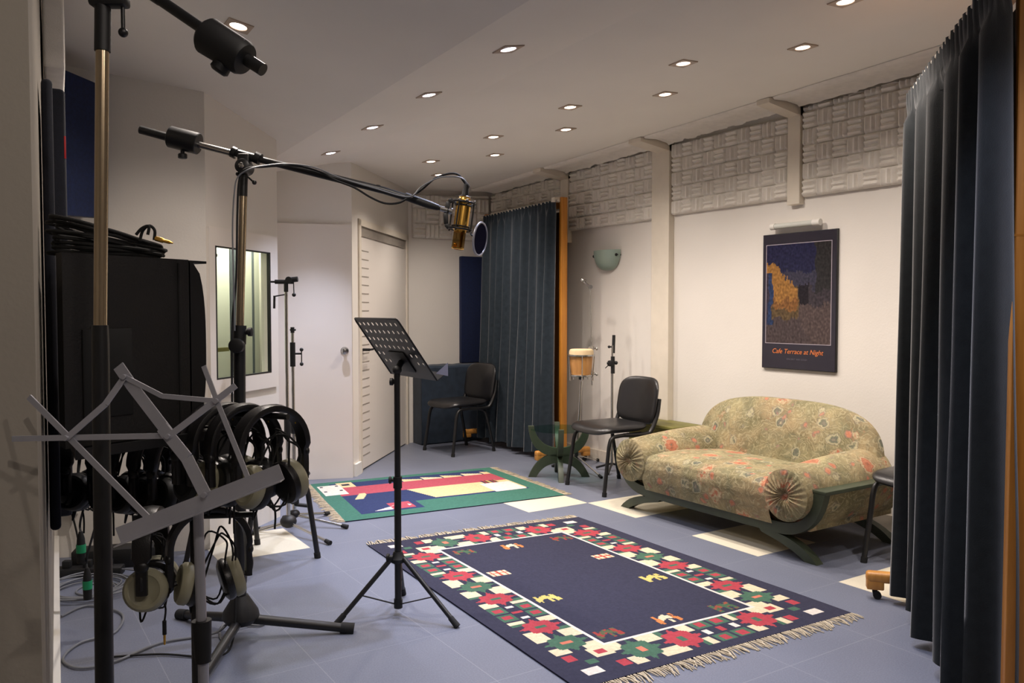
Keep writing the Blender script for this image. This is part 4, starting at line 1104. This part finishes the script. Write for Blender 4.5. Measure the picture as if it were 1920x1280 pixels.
def hd(src, lab, a, b, u, yaw): o = dup(src, (0, 0, 0), 0, lab); return hang(o, a, b, u, yaw)
hd(h1, 'cream and black headphones third from right on the upper rail', ra, rb, 424, 50)
hd(h2, 'black headphones fourth from right on the upper rail beside the rack post', ra, rb, 392, 52)
for u, yw, lab in ((338, 58, 'black headphones under the cabinet, rightmost of the shaded row'), (300, 64, 'black headphones under the cabinet, second from right in the shaded row'), (262, 62, 'black headphones under the cabinet, third from right in the shaded row'), (226, 60, 'black headphones under the cabinet, just right of the thick black pole'), (160, 84, 'black headphones under the cabinet, leftmost beside the dark padded panel')):
    hd(h2, lab, rc, rd_, u, yw)
h3 = make_headphones('grey cupped headphones seen edge-on at left end of the lower rail', shell='cream', squeeze=1.0, seed=9, plug='black'); hang(h3, re_, rf, 283, 100)
h4 = make_headphones('grey cupped headphones hanging low behind the silver music stand post', shell='cream', squeeze=1.02, seed=12); hang(h4, re_, rf, 392, 30)

# cable coil with jack on the cabinet
cc = o0+e1*(LS*.52)+e2*.13; coil = thing('cable_coil', 'coil of black cable with gold jack plug lying on speaker cabinet', 'cable', (cc.x, cc.y, zt))
mb = MB(); rnd = random.Random(4); pts = []
for k in range(11):
    for i in range(14):
        a = 2*pi*i/14; r = .125+rnd.uniform(-.014, .014); lift = .044+.036*cos(a-2.9)+.002*k*(1 if k % 2 else .4)
        p = cc+(e1*cos(a)*r*1.05+e2*sin(a)*r*.62)
        pts.append(V((p.x, p.y, zt+.008+max(.0, lift*(k/11)+.004*(k % 3)))))
mb.tube(spline(pts, 3), .0042, 7); mb.build('loops', 'rubber', coil)
j0 = A(292, 447, 1.93); mb = MB(); mb.tube(spline([A(262, 452, 1.93), A(268, 432, 1.93), A(280, 423, 1.93), A(290, 432, 1.93), A(289, 450, 1.93)], 6), .0035, 8); mb.tube(spline([A(255, 440, 1.92), A(266, 428, 1.92), A(279, 424, 1.92), A(277, 440, 1.92)], 6), .0035, 8); mb.build('loose_end', 'rubber', coil)
mb = MB(); jd = (A(325, 456, 1.93)-j0).normalized(); mb.lathe(j0, jd, [(0, .006), (.018, .006), (.02, .0045), (.034, .0042), (.036, .003), (.042, .0015)], 12); mb.build('jack_plug', 'gold', coil)

# ------------------------------------------------------------------ studio boom stand with gold microphone
B0 = FL(452, 1196); D3 = dep(V((B0.x, B0.y, .8)))
bs = thing('boom_stand', 'large studio boom stand holding the gold microphone, base on blue floor', 'mic stand', (B0.x, B0.y, 0))
def Q(u, v, dd=0): return A(u, v, D3+dd)
hub = V((B0.x, B0.y, 0))
mb = MB(); mb.lathe(hub+V((0, 0, .055)), (0, 0, 1), [(0, .03), (.01, .055), (.035, .075), (.06, .07), (.10, .045), (.125, .03)], 24); mb.build('hub', 'blackmatte', bs)
for u, v, name in ((648, 1177, 0), (345, 1152, 0), (350, 1315, 0)):
    e = FL(u, v, .02); mb = MB(); s_ = hub+V((0, 0, .085)); dd = (e-s_).normalized(); mb.tube([s_, e], [.020, .018], 12); lg = mb.build('leg', 'black', bs)
    mb = MB(); mb.cyl(e-dd*.02, e+dd*.035, .0225, .024, 14); mb.build('foot_cap', 'rubber', lg)
mb = MB(); mb.cyl(hub+V((0, 0, .16)), Q(449, 640), .0235, .0235, 20); mb.build('lower_tube', 'black', bs)
mb = MB(); mb.cyl(Q(449, 645), Q(450, 610), .026, seg=20); mb.lathe(Q(449, 648)-FW*.05, FW, [(0, .020), (.004, .030), (.03, .030), (.05, .024)], 20); mb.cyl(Q(449, 622), Q(468, 622), .012); mb.lathe(Q(464, 622), RT, [(0, .012), (.004, .018), (.018, .018), (.02, .01)], 14); mb.build('clutch', 'blackmatte', bs)
mb = MB(); mb.cyl(Q(450, 615), Q(456, 366), .0155, seg=18); mb.build('upper_tube', 'nickel', bs)
mb = MB(); mb.cyl(Q(456, 368), Q(458, 305), .0165, seg=18); mb.lathe(Q(459, 314)-FW*.04, FW, [(0, .022), (.005, .030), (.07, .030), (.08, .02)], 20); mb.box(Q(459, 303), (.05, .05, .06), Matrix.Rotation(-YAW, 3, 'Z'), .008)
mb.cyl(Q(461, 328), Q(475, 341), .0035); mb.ball(Q(477, 342), .0095); mb.ball(Q(446, 326), .009); mb.build('swivel_clamp', 'black', bs)
mb = MB(); mb.lathe(Q(459, 314)-FW*.045, -FW, [(0, .012), (.006, .010), (.008, .004)], 14); mb.build('pivot_bolt', 'chrome', bs)
bo = lambda t: Q(263+(842-263)*t, 243+(394-243)*t)      # boom axis
axb = (bo(1)-bo(0)).normalized()
mb = MB(); mb.cyl(Q(263, 243), Q(325, 260), .0165, .0165, 18); mb.build('boom_grip', 'blackmatte', bs)
mb = MB(); mb.cyl(Q(320, 258.5), Q(450, 291), .0135, seg=18); mb.build('boom_tail', 'chrome', bs)
c0, c1_ = Q(318, 256), Q(373, 270); mb = MB(); mb.lathe(c0, c1_-c0, [(0, .02), (.001, .041), (.004, .044), ((c1_-c0).length-.004, .044), ((c1_-c0).length-.001, .041), ((c1_-c0).length, .02)], 28); cwt = mb.build('counterweight', 'black', bs)
kd = V((0, 0, -1)); kp_ = Q(342, 263)+kd*.042; mb = MB(); mb.cyl(kp_, kp_+kd*.014, .008); mb.lathe(kp_+kd*.012, kd, [(0, .015), (.003, .018), (.018, .018), (.02, .014)], 12); mb.build('thumbscrew', 'blackmatte', cwt)
mb = MB(); mb.cyl(Q(436, 285), Q(487, 299), .0175, .0175, 18)
for a, b in (((435, 284), (443, 288)), ((478, 294), (488, 299))): mb.cyl(Q(*a), Q(*b), .0235, .0235, 18)
mb.build('boom_sleeve', 'black', bs)
mb = MB(); mb.tube([Q(484, 298), Q(600, 327), Q(720, 357), Q(790, 379)], [.0135, .0150, .0150, .0135], 16); mb.build('boom_arm', 'black', bs)
mb = MB(); mb.tube([Q(760, 368), Q(805, 384), Q(822, 389)], [.0165, .0165, .012], 16); mb.cyl(Q(818, 388), Q(836, 393), .0095, seg=14); mb.build('boom_end', 'blackmatte', bs)
mb = MB()
for u, v in ((569, 316), (708, 353)): mb.cyl(Q(u, v+4), Q(u+1, v-6), .010, seg=10)
mb.build('cable_clip', 'blackmatte', bs)
mb = MB(); mb.lathe(Q(826, 391), axb, [(0, .012), (.03, .012), (.032, .008), (.036, .008), (.038, .014), (.05, .014)], 16); mb.build('thread_adapter', 'chrome', bs)

# gold tube microphone hanging upside down in a shock mount
mtop, mbot = Q(871, 372), Q(858, 466); max_ = (mbot-mtop); ML = max_.length; max_.normalize()
mic = thing('tube_microphone', 'large gold tube microphone hanging upside down in black shock mount', 'microphone', mtop)
mx = (RT-max_*RT.dot(max_)).normalized(); my = max_.cross(mx)
mb = MB(); mb.lathe(mtop, max_, [(-.006, .012), (-.004, .022), (.004, .026), (.012, .026), (.014, .031), (.128, .031), (.132, .026), (.140, .025)], 28); mb.build('body', 'gold', mic)
mb = MB(); mb.lathe(mtop, max_, [(.139, .0255), (.205, .0255), (.2095, .022), (.211, .01)], 28); gr = mb.build('head_grille', 'amber', mic)
mb = MB(); mb.bar(mtop+max_*.138+mx*.010, mtop+max_*.205+mx*.010, .006, .010); mb.ball(mtop+max_*.192-mx*.012, .009); mb.lathe(mtop, max_, [(.203, .0258), (.2085, .0245), (.2105, .02)], 24)
mb.build('capsule', 'gold', gr)
mb = MB(); mb.lathe(mtop, -max_, [(.003, .016), (.012, .017), (.018, .014), (.055, .0105), (.06, .006)], 18); mb.build('connector', 'blackmatte', mic)
mb = MB(); mb.lathe(mtop, -max_, [(.003, .020), (.007, .024), (.010, .020)], 18); mb.build('collar', 'chrome', mic)
sm = thing('shock_mount', 'black caged shock mount around the gold microphone at the boom end', 'shock mount', mtop)
mb = MB()
for h in (.018, .128): mb.torus(mtop+max_*h, max_, .046, .0042)
for h in (.03, .116): mb.torus(mtop+max_*h, max_, .036, .0025)
for k in range(4):
    a = radians(20+90*k) if k != 2 else radians(190); d = mx*cos(a)+my*sin(a); mb.cyl(mtop+max_*.010+d*.046, mtop+max_*.138+d*.046, .0036, seg=10)
mb.build('cage', 'black', sm)
mb = MB()
for k in range(8):
    a = radians(10+45*k); d = mx*cos(a)+my*sin(a)
    for h0, h1_ in ((.018, .03), (.128, .116)): mb.cyl(mtop+max_*h0+d*.046, mtop+max_*h1_+(mx*cos(a+.35)+my*sin(a+.35))*.033, .0014, seg=6)
mb.build('elastic_cord', 'rubber', sm)
mb = MB(); br = [mtop+max_*.012-mx*.046, mtop+max_*.022-mx*.062, mtop+max_*.07-mx*.068, mtop+max_*.115-mx*.060, mtop+max_*.128-mx*.046]
for a, b in zip(br[:-1], br[1:]): mb.bar(a, b, .018, .010, my, .002)
mb.cyl(mtop+max_*.062-mx*.064, Q(842, 395), .010, seg=12); mb.build('bracket', 'black', sm)
mb = MB()
for a, h in ((20, .012), (70, .012), (110, .012), (290, .136), (20, .136), (330, .136)):
    d = mx*cos(radians(a))+my*sin(radians(a)); mb.ball(mtop+max_*h+d*.047, .0058)
mb.build('screw', 'chrome', sm)
# pop filter
pc = Q(900, 448, -.03); pf = thing('pop_filter', 'round dark pop filter on short arm beside the gold microphone', 'pop filter', pc)
pn_ = (RT*.88-FW*.34+V((0, 0, -.14))).normalized()
mb = MB(); mb.torus(pc, pn_, .066, .0045, 40); mb.build('rim', 'silver', pf)
mb = MB(); mb.lathe(pc-pn_*.001, pn_, [(0, .065), (.002, .065)], 40); mb.build('screen', 'nylon', pf)
mb = MB(); mb.tube(spline([mtop+max_*.138+mx*.046, Q(885, 441, -.02), pc-pn_*.004-V((0, 0, .0))], 6), .004, 8); mb.build('arm', 'black', pf)
# cables of the microphone
def cable(name, label, pts, r, mat, cat='cable', n=7, group=None):
    mb = MB(); mb.tube(spline(pts, n), r, 8); return tag(mb.build(name, mat), label, cat, group)
con = mtop-max_*.055
cable('microphone_cable', 'black cable along the boom arching into top of gold microphone', [con, Q(868, 338), Q(858, 327), Q(840, 326), Q(815, 335), Q(790, 356, -.02), Q(768, 369, -.03), Q(748, 380, -.03), Q(722, 381, -.02), Q(695, 370, -.02), Q(665, 352, -.025), Q(630, 338, -.025), Q(600, 322, -.025), Q(560, 311, -.03), Q(520, 311, -.03), Q(490, 313, -.03), Q(462, 316, -.06), Q(449, 335, -.05), Q(445, 400, -.04), Q(443, 520, -.045), Q(436, 600, -.045), Q(435, 700, -.045), Q(436, 800, -.045), hub-fh*.06+V((0, 0, .3)), hub-fh*.10+V((0, 0, .03)), FL(400, 1230, .008), FL(300, 1226, .008), FL(200, 1232, .008)], .0042, 'rubber')
cable('thin_cable', 'thin grey cable looping beside the black cable along the boom', [con+mx*.012-max_*.004+V((0, 0, -.01)), Q(877, 345, -.01), Q(866, 334, -.01), Q(845, 331, -.01), Q(820, 334, -.01), Q(790, 350, -.03), Q(765, 369, -.035), Q(700, 352, -.03), Q(640, 334, -.03), Q(590, 314, -.04), Q(540, 307, -.035), Q(500, 310, -.035), Q(470, 316, -.065), Q(446, 332, -.06), Q(439, 365, -.06), Q(436, 430, -.05), Q(438, 520, -.055), Q(440, 620, -.055)], .003, 'cablegrey')
cable('floor_cable', 'grey cable snaking over the floor around the boom stand base', [FL(115, 1155, .008), FL(165, 1135, .008), FL(228, 1150, .008), FL(215, 1185, .008), FL(150, 1205, .008), FL(118, 1235, .008), FL(150, 1252, .008), FL(215, 1240, .008), FL(300, 1205, .008), FL(380, 1192, .008), FL(415, 1180, .03), FL(445, 1150, .07), FL(470, 1148, .06), FL(500, 1160, .01), FL(485, 1172, .008), FL(425, 1168, .008), FL(412, 1190, .008), FL(428, 1212, .008)], .005, 'cablegrey')
# coil of cable on the floor
ccn = FL(170, 1105); mb = MB(); pts = []; rnd = random.Random(8)
for k in range(7):
    r = .10+.02*k+rnd.uniform(-.015, .015); ox, oy = rnd.uniform(-.03, .03), rnd.uniform(-.03, .03)
    for i in range(10): a = 2*pi*i/10; pts.append(ccn+V((ox+cos(a)*r, oy+sin(a)*r, .006+.004*k)))
mb.tube(spline(pts, 4), .0042, 7); tag(mb.build('cable_coil', 'cablegrey'), 'loose coil of grey cable on the floor at the left wall', 'cable')
for (u, v), lab in (((152, 1030), 'upper black cable connector with green band hanging near the left wall'), ((164, 1098), 'lower black cable connector with green band above the coiled cable')):
    d = 3.35; t = thing('cable_connector', lab, 'connector', A(u, v, d), 0, 'green banded cable connectors')
    p = A(u, v, d); mb = MB(); mb.lathe(p-V((0, 0, .055)), (0, 0, 1), [(0, .016), (.055, .0175), (.10, .015), (.13, .007)], 16); mb.build('shell', 'rubber', t)
    mb = MB(); mb.cyl(p+V((0, 0, -.012)), p+V((0, 0, .022)), .0185, seg=16); mb.build('band', 'greenband', t)
    up_ = p+V((0, 0, .12)); mb = MB(); mb.tube(spline([p+V((0, 0, .07)), up_, A(u+18, v-130, 3.0), A(u+10, v-190, 2.6)], 8), .0045, 7); mb.build('cable', 'rubber', t)
ps = FL(165, 1078); t = thing('power_strip', 'black power strip with plugs on the floor by left wall', 'power strip', ps)
mb = MB(); mb.box(ps+V((0, 0, .022)), (.34, .075, .044), Matrix.Rotation(radians(-25), 3, 'Z'), .008); mb.build('body', 'blackmatte', t)
for k in (-.1, 0, .1):
    p = ps+V((k*.9, -k*.42, .06)); mb = MB(); mb.box(p, (.04, .035, .04), Matrix.Rotation(radians(-25), 3, 'Z'), .006); mb.build('plug', 'rubber', t)
lb = FL(232, 1064); mb = MB(); mb.box(lb+V((0, .06, .05)), (.46, .12, .10), Matrix.Rotation(radians(-18), 3, 'Z'), .006); tag(mb.build('floor_box', 'blackmatte'), 'long low black box on floor against the left wall', 'box')
so = A(123, 976, 4.3); wdir = V((BW[0]-NW[0], BW[1]-NW[1], 0)).normalized(); wn = V((wdir.y, -wdir.x, 0))
so = V((NW[0], NW[1], 0))+wdir*.07+V((0, 0, .28)); t = thing('wall_socket', 'white wall socket with black plug low in the left corner', 'socket', so)
mb = MB(); mb.box(so+wn*.006, (.085, .012, .085), Matrix.Rotation(atan2(wdir.y, wdir.x), 3, 'Z'), .003); mb.build('plate', 'white', t)
mb = MB(); mb.box(so+wn*.035+wdir*.02, (.05, .05, .05), Matrix.Rotation(atan2(wdir.y, wdir.x), 3, 'Z'), .01); mb.tube(spline([so+wn*.04+wdir*.02-V((0, 0, .02)), so+wn*.05+wdir*.05-V((0, 0, .15)), so+wn*.12+wdir*.08-V((0, 0, .26)), so+wn*.25+wdir*.05-V((0, 0, .272))], 6), .005, 8); mb.build('plug', 'rubber', t)

# ------------------------------------------------------------------ black perforated music stand
g = V((1.535, 3.285, 0)); mstd = thing('music_stand', 'black perforated orchestra music stand between the two rugs', 'music stand', g)
dz = dep(V((g.x, g.y, .7)))
mb = MB(); mb.cyl(g+V((0, 0, .035)), g+V((0, 0, .60)), .0155, seg=18); mb.build('lower_tube', 'black', mstd)
mb = MB(); mb.cyl(g+V((0, 0, .58)), g+V((0, 0, 1.075)), .0135, seg=18); mb.build('upper_tube', 'black', mstd)
mb = MB(); mb.cyl(g+V((0, 0, .565)), g+V((0, 0, .615)), .0195, seg=18); p = g+V((0, 0, .60)); mb.lathe(p-RT*.015, -RT, [(0, .008), (.012, .008), (.013, .015), (.02, .017), (.024, .012)], 12); mb.build('clamp', 'blackmatte', mstd)
mb = MB(); mb.lathe(g+V((0, 0, .232)), (0, 0, 1), [(0, .02), (.004, .032), (.02, .034), (.032, .026), (.05, .02)], 20); p = g+V((0, 0, .26)); mb.lathe(p-RT*.02-FW*.02, -RT, [(0, .01), (.014, .01), (.016, .018), (.028, .016)], 10); mb.build('collar', 'blackmatte', mstd)
mb = MB(); mb.cyl(g+V((0, 0, .03)), g+V((0, 0, .07)), .019, seg=16); mb.build('lower_collar', 'blackmatte', mstd)
for u, v in ((632, 1168), (857, 1173), (756, 1112)):
    e = FL(u, v, .008); d = V((e.x-g.x, e.y-g.y, 0)).normalized(); s_ = g+d*.03+V((0, 0, .255)); dd = (e-s_).normalized()
    mb = MB(); mb.cyl(s_, e, .0105, seg=12); lg = mb.build('leg', 'black', mstd)
    mb = MB(); mb.cyl(e-dd*.045, e+dd*.004, .0125, .0145, 12); mb.build('foot_cap', 'rubber', lg)
    mb = MB(); mb.bar(g+d*.017+V((0, 0, .05)), s_.lerp(e, .56)-V((0, 0, .005)), .011, .004); mb.build('brace', 'black', lg)
# desk
TLp, TRp = A(664, 597, dz+.20), A(744, 597, dz-.20)
nh = None
wv = (TRp-TLp); wv.z = 0; WD = wv.length; wv.normalize(); nf = V((-wv.y, wv.x, 0)); nf = nf if nf.dot(RT) > 0 else -nf
tilt = radians(35); dn_ = (nf*sin(tilt)-V((0, 0, cos(tilt)))).normalized(); HD = .325
ctop = (TLp+TRp)/2; nrm = wv.cross(dn_).normalized(); nrm = nrm if nrm.dot(nf) > 0 else -nrm
def dp(a, b, h=0): return ctop+wv*a+dn_*b+nrm*h
# plate with real round holes
rows = [(.030, 9, 0), (.072, 9, .5), (.114, 9, 0), (.156, 9, .5), (.198, 2, 0), (.240, 2, .5)]
NA = 9; ca = WD/ (NA+.6); cbh = .042
vs = []; fs = []
def rect(a0, a1, b0, b1, hole=None, r=.0095):
    b = len(vs)
    if hole is None:
        vs.extend([dp(a0, b0), dp(a1, b0), dp(a1, b1), dp(a0, b1)]); fs.append((b, b+1, b+2, b+3)); return
    K = 16; hx, hy = hole
    out = []; inn = []
    for k in range(K):
        t = 2*pi*k/K+pi/4; m = max(abs(cos(t)), abs(sin(t))); x, y = cos(t)/m, sin(t)/m
        out.append(dp((a0+a1)/2+x*(a1-a0)/2, (b0+b1)/2+y*(b1-b0)/2)); inn.append(dp(hx+r*cos(t), hy+r*sin(t)))
    vs.extend(out); vs.extend(inn)
    for k in range(K): fs.append((b+k, b+(k+1) % K, b+K+(k+1) % K, b+K+k))
rect(-WD/2, WD/2, 0, .009)
for b, n, sh in rows:
    b0, b1 = b-.021, b+.021; x0 = -WD/2+.3*ca-(0 if not sh else -.0)+(sh-.25)*ca*.0
    shift = (sh-.25)*ca*.9
    xs_ = [-WD/2+(k+.5+.3)*ca+shift for k in range(NA)]
    prev = -WD/2
    for k, x in enumerate(xs_):
        if n == 2 and 2 <= k <= NA-3: continue
        if x-ca/2 > prev+1e-6: rect(prev, x-ca/2, b0, b1)
        rect(x-ca/2, x+ca/2, b0, b1, (x, b)); prev = x+ca/2
    if prev < WD/2: rect(prev, WD/2, b0, b1)
rect(-WD/2, WD/2, .261, HD)
mb = MB(); mb._add(vs, fs); plate = mb.build('desk', 'black', mstd, smooth=False, fix=False)
so_ = plate.modifiers.new('sheet', 'SOLIDIFY'); so_.thickness = .0016; so_.offset = 0
mb = MB()
mb.bar(dp(-WD/2+.012, 0), dp(WD/2-.012, 0), .006, .008, nrm, .0025); mb.bar(dp(-WD/2, .012), dp(-WD/2, HD), .006, .008, nrm, .0025); mb.bar(dp(WD/2, .012), dp(WD/2, HD), .006, .008, nrm, .0025)
for s in (1, -1): mb.tube([dp(s*(WD/2-.014), 0), dp(s*(WD/2-.004), .004), dp(s*WD/2, .014)], .0035, 8)
mb.build('desk_edge', 'black', plate)
mb = MB(); mb.prism([dp(-WD/2, HD), dp(WD/2, HD), dp(WD/2, HD, .055), dp(-WD/2, HD, .055)], dn_*.002)
mb.build('lip', 'black', plate, smooth=False)
mb = MB(); bc = dp(0, .235, -.004); mb.box(bc, (.16, .11, .004), Matrix((wv, dn_, nrm)).transposed(), .001); mb.build('bracket_plate', 'blackmatte', plate)
mb = MB(); tpz = g+V((0, 0, 1.075)); mb.tube([tpz-V((0, 0, .02)), tpz+V((0, 0, .012)), dp(0, .235, -.01)], .014, 12); mb.ball(tpz+V((0, 0, .012)), .021); mb.lathe(tpz-RT*.012-V((0, 0, .04)), -RT, [(0, .008), (.008, .017), (.02, .016)], 12); mb.build('tilt_joint', 'blackmatte', mstd)
mb = MB(); q0, q1, q2 = dp(WD/2-.05, HD-.012, .004), dp(WD/2-.01, HD+.012, .05), dp(WD/2-.012, HD-.055, .05)
mb._add([dp(WD/2+.004, HD-.030, .012), dp(WD/2+.006, HD-.034, .085), dp(WD/2+.012, HD+.012, .05)], [(0, 1, 2)])
pp = mb.build('sheet_of_paper', simple('plain_paper', (120, 120, 136), .7, var=.02), smooth=False); pm = pp.modifiers.new('t', 'SOLIDIFY'); pm.thickness = .0006
tag(pp, 'small grey paper corner sticking out over the lip of black music stand', 'paper')

# ------------------------------------------------------------------ thin chrome mic stands by the door
def thin_stand(label, base, ztop, lean, legs, grip_z, hubr=.05):
    b = V((base[0], base[1], 0)); t = thing('microphone_stand', label, 'mic stand', b, 0, 'thin chrome microphone stands')
    topp = b+V((lean[0], lean[1], ztop)); f = lambda z: b.lerp(topp, z/ztop) if True else None
    P = lambda z: V((b.x+lean[0]*z/ztop, b.y+lean[1]*z/ztop, z))
    mb = MB(); mb.cyl(P(.06), P(grip_z), .0125, seg=14); mb.build('lower_tube', 'chrome', t)
    mb = MB(); mb.cyl(P(grip_z-.05), P(ztop), .0095, seg=14); mb.build('upper_tube', 'chrome', t)
    mb = MB(); mb.lathe(P(grip_z-.08), (0, 0, 1), [(0, .014), (.015, .02), (.11, .02), (.135, .013)], 16); mb.build('grip', 'blackmatte', t)
    mb = MB(); mb.ball(P(.075), hubr, 1, 1, .8); mb.build('hub', 'blackmatte', t)
    for e in legs:
        e = V((e[0], e[1], .014)); mb = MB(); mb.cyl(P(.07), e, .0085, seg=10); lg = mb.build('leg', 'chrome', t)
        d = (e-P(.07)).normalized(); mb = MB(); mb.cyl(e-d*.03, e+d*.012, .0125, .014, 12); mb.build('foot_cap', 'rubber', lg)
    return t, P, topp
la_, lb_, lc_ = FL(649, 991), FL(617, 1021), FL(472, 1003)
TB = FL(541, 1000); dT = dep(V((TB.x, TB.y, .8)))
t, P, tp_ = thin_stand('taller thin chrome mic stand with crank beside the white door', TB, 1.52, (-.0, 0.0), [lb_, lc_, V((1.39, 5.0, 0))], .66)
mb = MB(); mb.cyl(tp_-V((0, 0, .06)), tp_+V((0, 0, .01)), .013); mb.cyl(tp_-RT*.065, tp_+RT*.045, .013); mb.cyl(tp_-RT*.09, tp_-RT*.06, .006); mb.lathe(tp_+RT*.02-FW*.02+V((0, 0, .01)), FW, [(0, .02), (.04, .02)], 14); mb.cyl(tp_+RT*.035+V((0, 0, .012)), tp_+RT*.07+V((0, 0, .016)), .016)
mb.cyl(tp_+RT*.045, tp_+RT*.047-V((0, 0, .07)), .003); mb.ball(tp_+RT*.047-V((0, 0, .078)), .012); mb.build('boom_clamp', 'blackmatte', t)
mb = MB(); a = tp_-V((0, 0, .075)); mb.cyl(a, a-RT*.07-V((0, 0, .012)), .004); mb.cyl(a-RT*.07-V((0, 0, .008)), a-RT*.072-V((0, 0, .085)), .007); mb.build('crank', 'black', t)
T2 = FL(552, 985)
t, P, tp2 = thin_stand('shorter thin chrome mic stand with side clamp beside the taller one', T2, 1.24, (0, 0), [la_, V((1.63, 5.2, 0)), V((1.90, 5.15, 0))], .66, .035)
mb = MB(); mb.cyl(tp2-V((0, 0, .03)), tp2+V((0, 0, .005)), .012); mb.cyl(tp2-RT*.015-V((0, 0, .012)), tp2+RT*.02-V((0, 0, .012)), .006); mb.build('tip_joint', 'blackmatte', t)
mb = MB(); a = P(1.05); mb.cyl(a-V((0, 0, .05)), a+V((0, 0, .10)), .0165, seg=14); mb.cyl(a+V((0, 0, .03)), a+RT*.055+V((0, 0, .03)), .006)
mb.ball(a+RT*.055+V((0, 0, .055)), .012); mb.cyl(a+RT*.055+V((0, 0, .055)), a+RT*.055-V((0, 0, .03)), .0035); mb.ball(a+RT*.055-V((0, 0, .035)), .012); mb.build('side_clamp', 'blackmatte', t)
mb = MB(); a = P(.17); mb.box(a, (.05, .05, .06), None, .006); mb.cyl(a-V((0, 0, .035)), a+RT*.09-V((0, 0, .045)), .012); mb.build('base_clutch', 'blackmatte', t)

# ------------------------------------------------------------------ bongo on its stand, black topped stand
gb = V((4.20, 5.46, 0)); db = dep(V((gb.x, gb.y, .8)))
t = thing('percussion_stand', 'chrome tripod percussion stand with upright cymbal rod beside orange post', 'drum stand', gb)
bcz = .905; bp = A(1090, 675, db)
pole = V((gb.x, gb.y, 0)); dxy = V((bp.x-gb.x, bp.y-gb.y, 0))
mb = MB(); mb.cyl(pole+V((0, 0, .06)), V((bp.x, bp.y, .795)), .011, seg=14); mb.build('pole', 'chrome', t)
mb = MB(); mb.cyl(pole+V((0, 0, .10)), pole+V((0, 0, .16)), .018); mb.cyl(V((bp.x, bp.y, .77)), V((bp.x, bp.y, .80)), .022); mb.build('collar', 'blackmatte', t)
for e in (FL(1037, 873, .012), FL(1127, 894, .012), FL(1122, 862, .012)):
    mb = MB(); s_ = pole+V((0, 0, .13)); mb.bar(s_, e, .012, .006); lg = mb.build('leg', 'chrome', t); d = (e-s_).normalized(); mb = MB(); mb.cyl(e-d*.03, e+d*.01, .012); mb.build('foot_cap', 'rubber', lg)
r0 = A(1110, 722, db); r1 = A(1107, 538, db)
mb = MB(); mb.cyl(r0, A(1109, 640, db), .0065, seg=10); mb.cyl(A(1109, 645, db), r1, .0038, seg=10); mb.build('cymbal_rod', 'chrome', t)
mb = MB(); mb.lathe(r1-FW*.015, FW, [(0, .018), (.03, .018)], 16); mb.cyl(r1, A(1092, 525, db), .009, seg=10); mb.lathe(A(1098, 529, db), A(1088, 522, db)-A(1098, 529, db), [(0, .02), (.012, .022), (.02, .012), (.03, .02), (.045, .014)], 14); mb.build('tilter', 'chrome', t)
mb = MB()
for v in (652, 700): mb.box(A(1109, v, db), (.045, .04, .03), None, .006); mb.cyl(A(1104, v, db), A(1119, v, db), .008); mb.ball(A(1119, v+2, db), .012)
mb.build('rod_clamp', 'chrome', t)
t = thing('bongo_drum', 'small wooden bongo drum with chrome hoops on the percussion stand', 'drum', bp)
mb = MB(); mb.lathe(V((bp.x, bp.y, .80)), (0, 0, 1), [(0, .080), (.02, .084), (.10, .094), (.19, .099), (.195, .09)], 32); mb.build('shell', 'drumwood', t)
mb = MB(); mb.lathe(V((bp.x, bp.y, .975)), (0, 0, 1), [(0, .103), (.03, .103), (.046, .098), (.052, .085), (.053, .02)], 32); mb.build('drum_head', 'drumhide', t)
for hz_, hr in ((.975, .108), (.806, .090)):
    mb = MB(); mb.torus(V((bp.x, bp.y, hz_)), (0, 0, 1), hr, .0085, 36, 8); mb.build('hoop', 'chrome', t)
mb = MB()
for k in range(5):
    a = radians(20+72*k); d = V((cos(a), sin(a), 0)); mb.cyl(V((bp.x, bp.y, .975))+d*.112, V((bp.x, bp.y, .785))+d*.098, .0042, seg=8); mb.cyl(V((bp.x, bp.y, .79))+d*.098, V((bp.x, bp.y, .765))+d*.098, .008, seg=8)
mb.build('tuning_lug', 'chrome', t)
gk = V((4.40, 5.28, 0)); dk = dep(V((gk.x, gk.y, .8)))
t = thing('microphone_stand', 'short stand with thick black top behind the black chair by right wall', 'mic stand', gk, 0)
K = lambda u, v: A(u, v, dk)
bx = K(1148, 700); bx = V((bx.x, bx.y, 0))
mb = MB(); mb.cyl(bx+V((0, 0, .05)), bx+V((0, 0, .85)), .011, seg=14); mb.build('lower_tube', 'chrome', t)
mb = MB(); mb.cyl(bx+V((0, 0, .80)), bx+V((0, 0, 1.06)), .008, seg=14); mb.build('upper_tube', 'chrome', t)
mb = MB(); mb.cyl(K(1151, 628), K(1150, 662), .0135, seg=14); mb.cyl(K(1143, 650), K(1153, 650), .007); mb.ball(K(1142, 650), .012); mb.build('top_sleeve', 'blackmatte', t)
mb = MB(); mb.cyl(K(1149, 668), K(1149, 700), .017, seg=14); mb.box(K(1146, 681), (.05, .05, .05), None, .012); mb.cyl(K(1138, 681), K(1156, 680), .010); mb.ball(K(1155, 680), .016); mb.cyl(K(1141, 684), K(1135, 690), .004); mb.build('clutch', 'blackmatte', t)
for k in range(3):
    a = radians(100+120*k); e = bx+V((.17*cos(a), .17*sin(a), .012)); mb = MB(); mb.cyl(bx+V((0, 0, .07)), e, .009, seg=10); lg = mb.build('leg', 'black', t)

SC.view_settings.view_transform = 'Standard'; SC.view_settings.look = 'None'; SC.view_settings.exposure = -0.2
SC.cycles.use_denoising = True
SC.cycles.max_bounces = 8; SC.cycles.diffuse_bounces = 5; SC.cycles.transparent_max_bounces = 12
SC.cycles.sample_clamp_indirect = 4
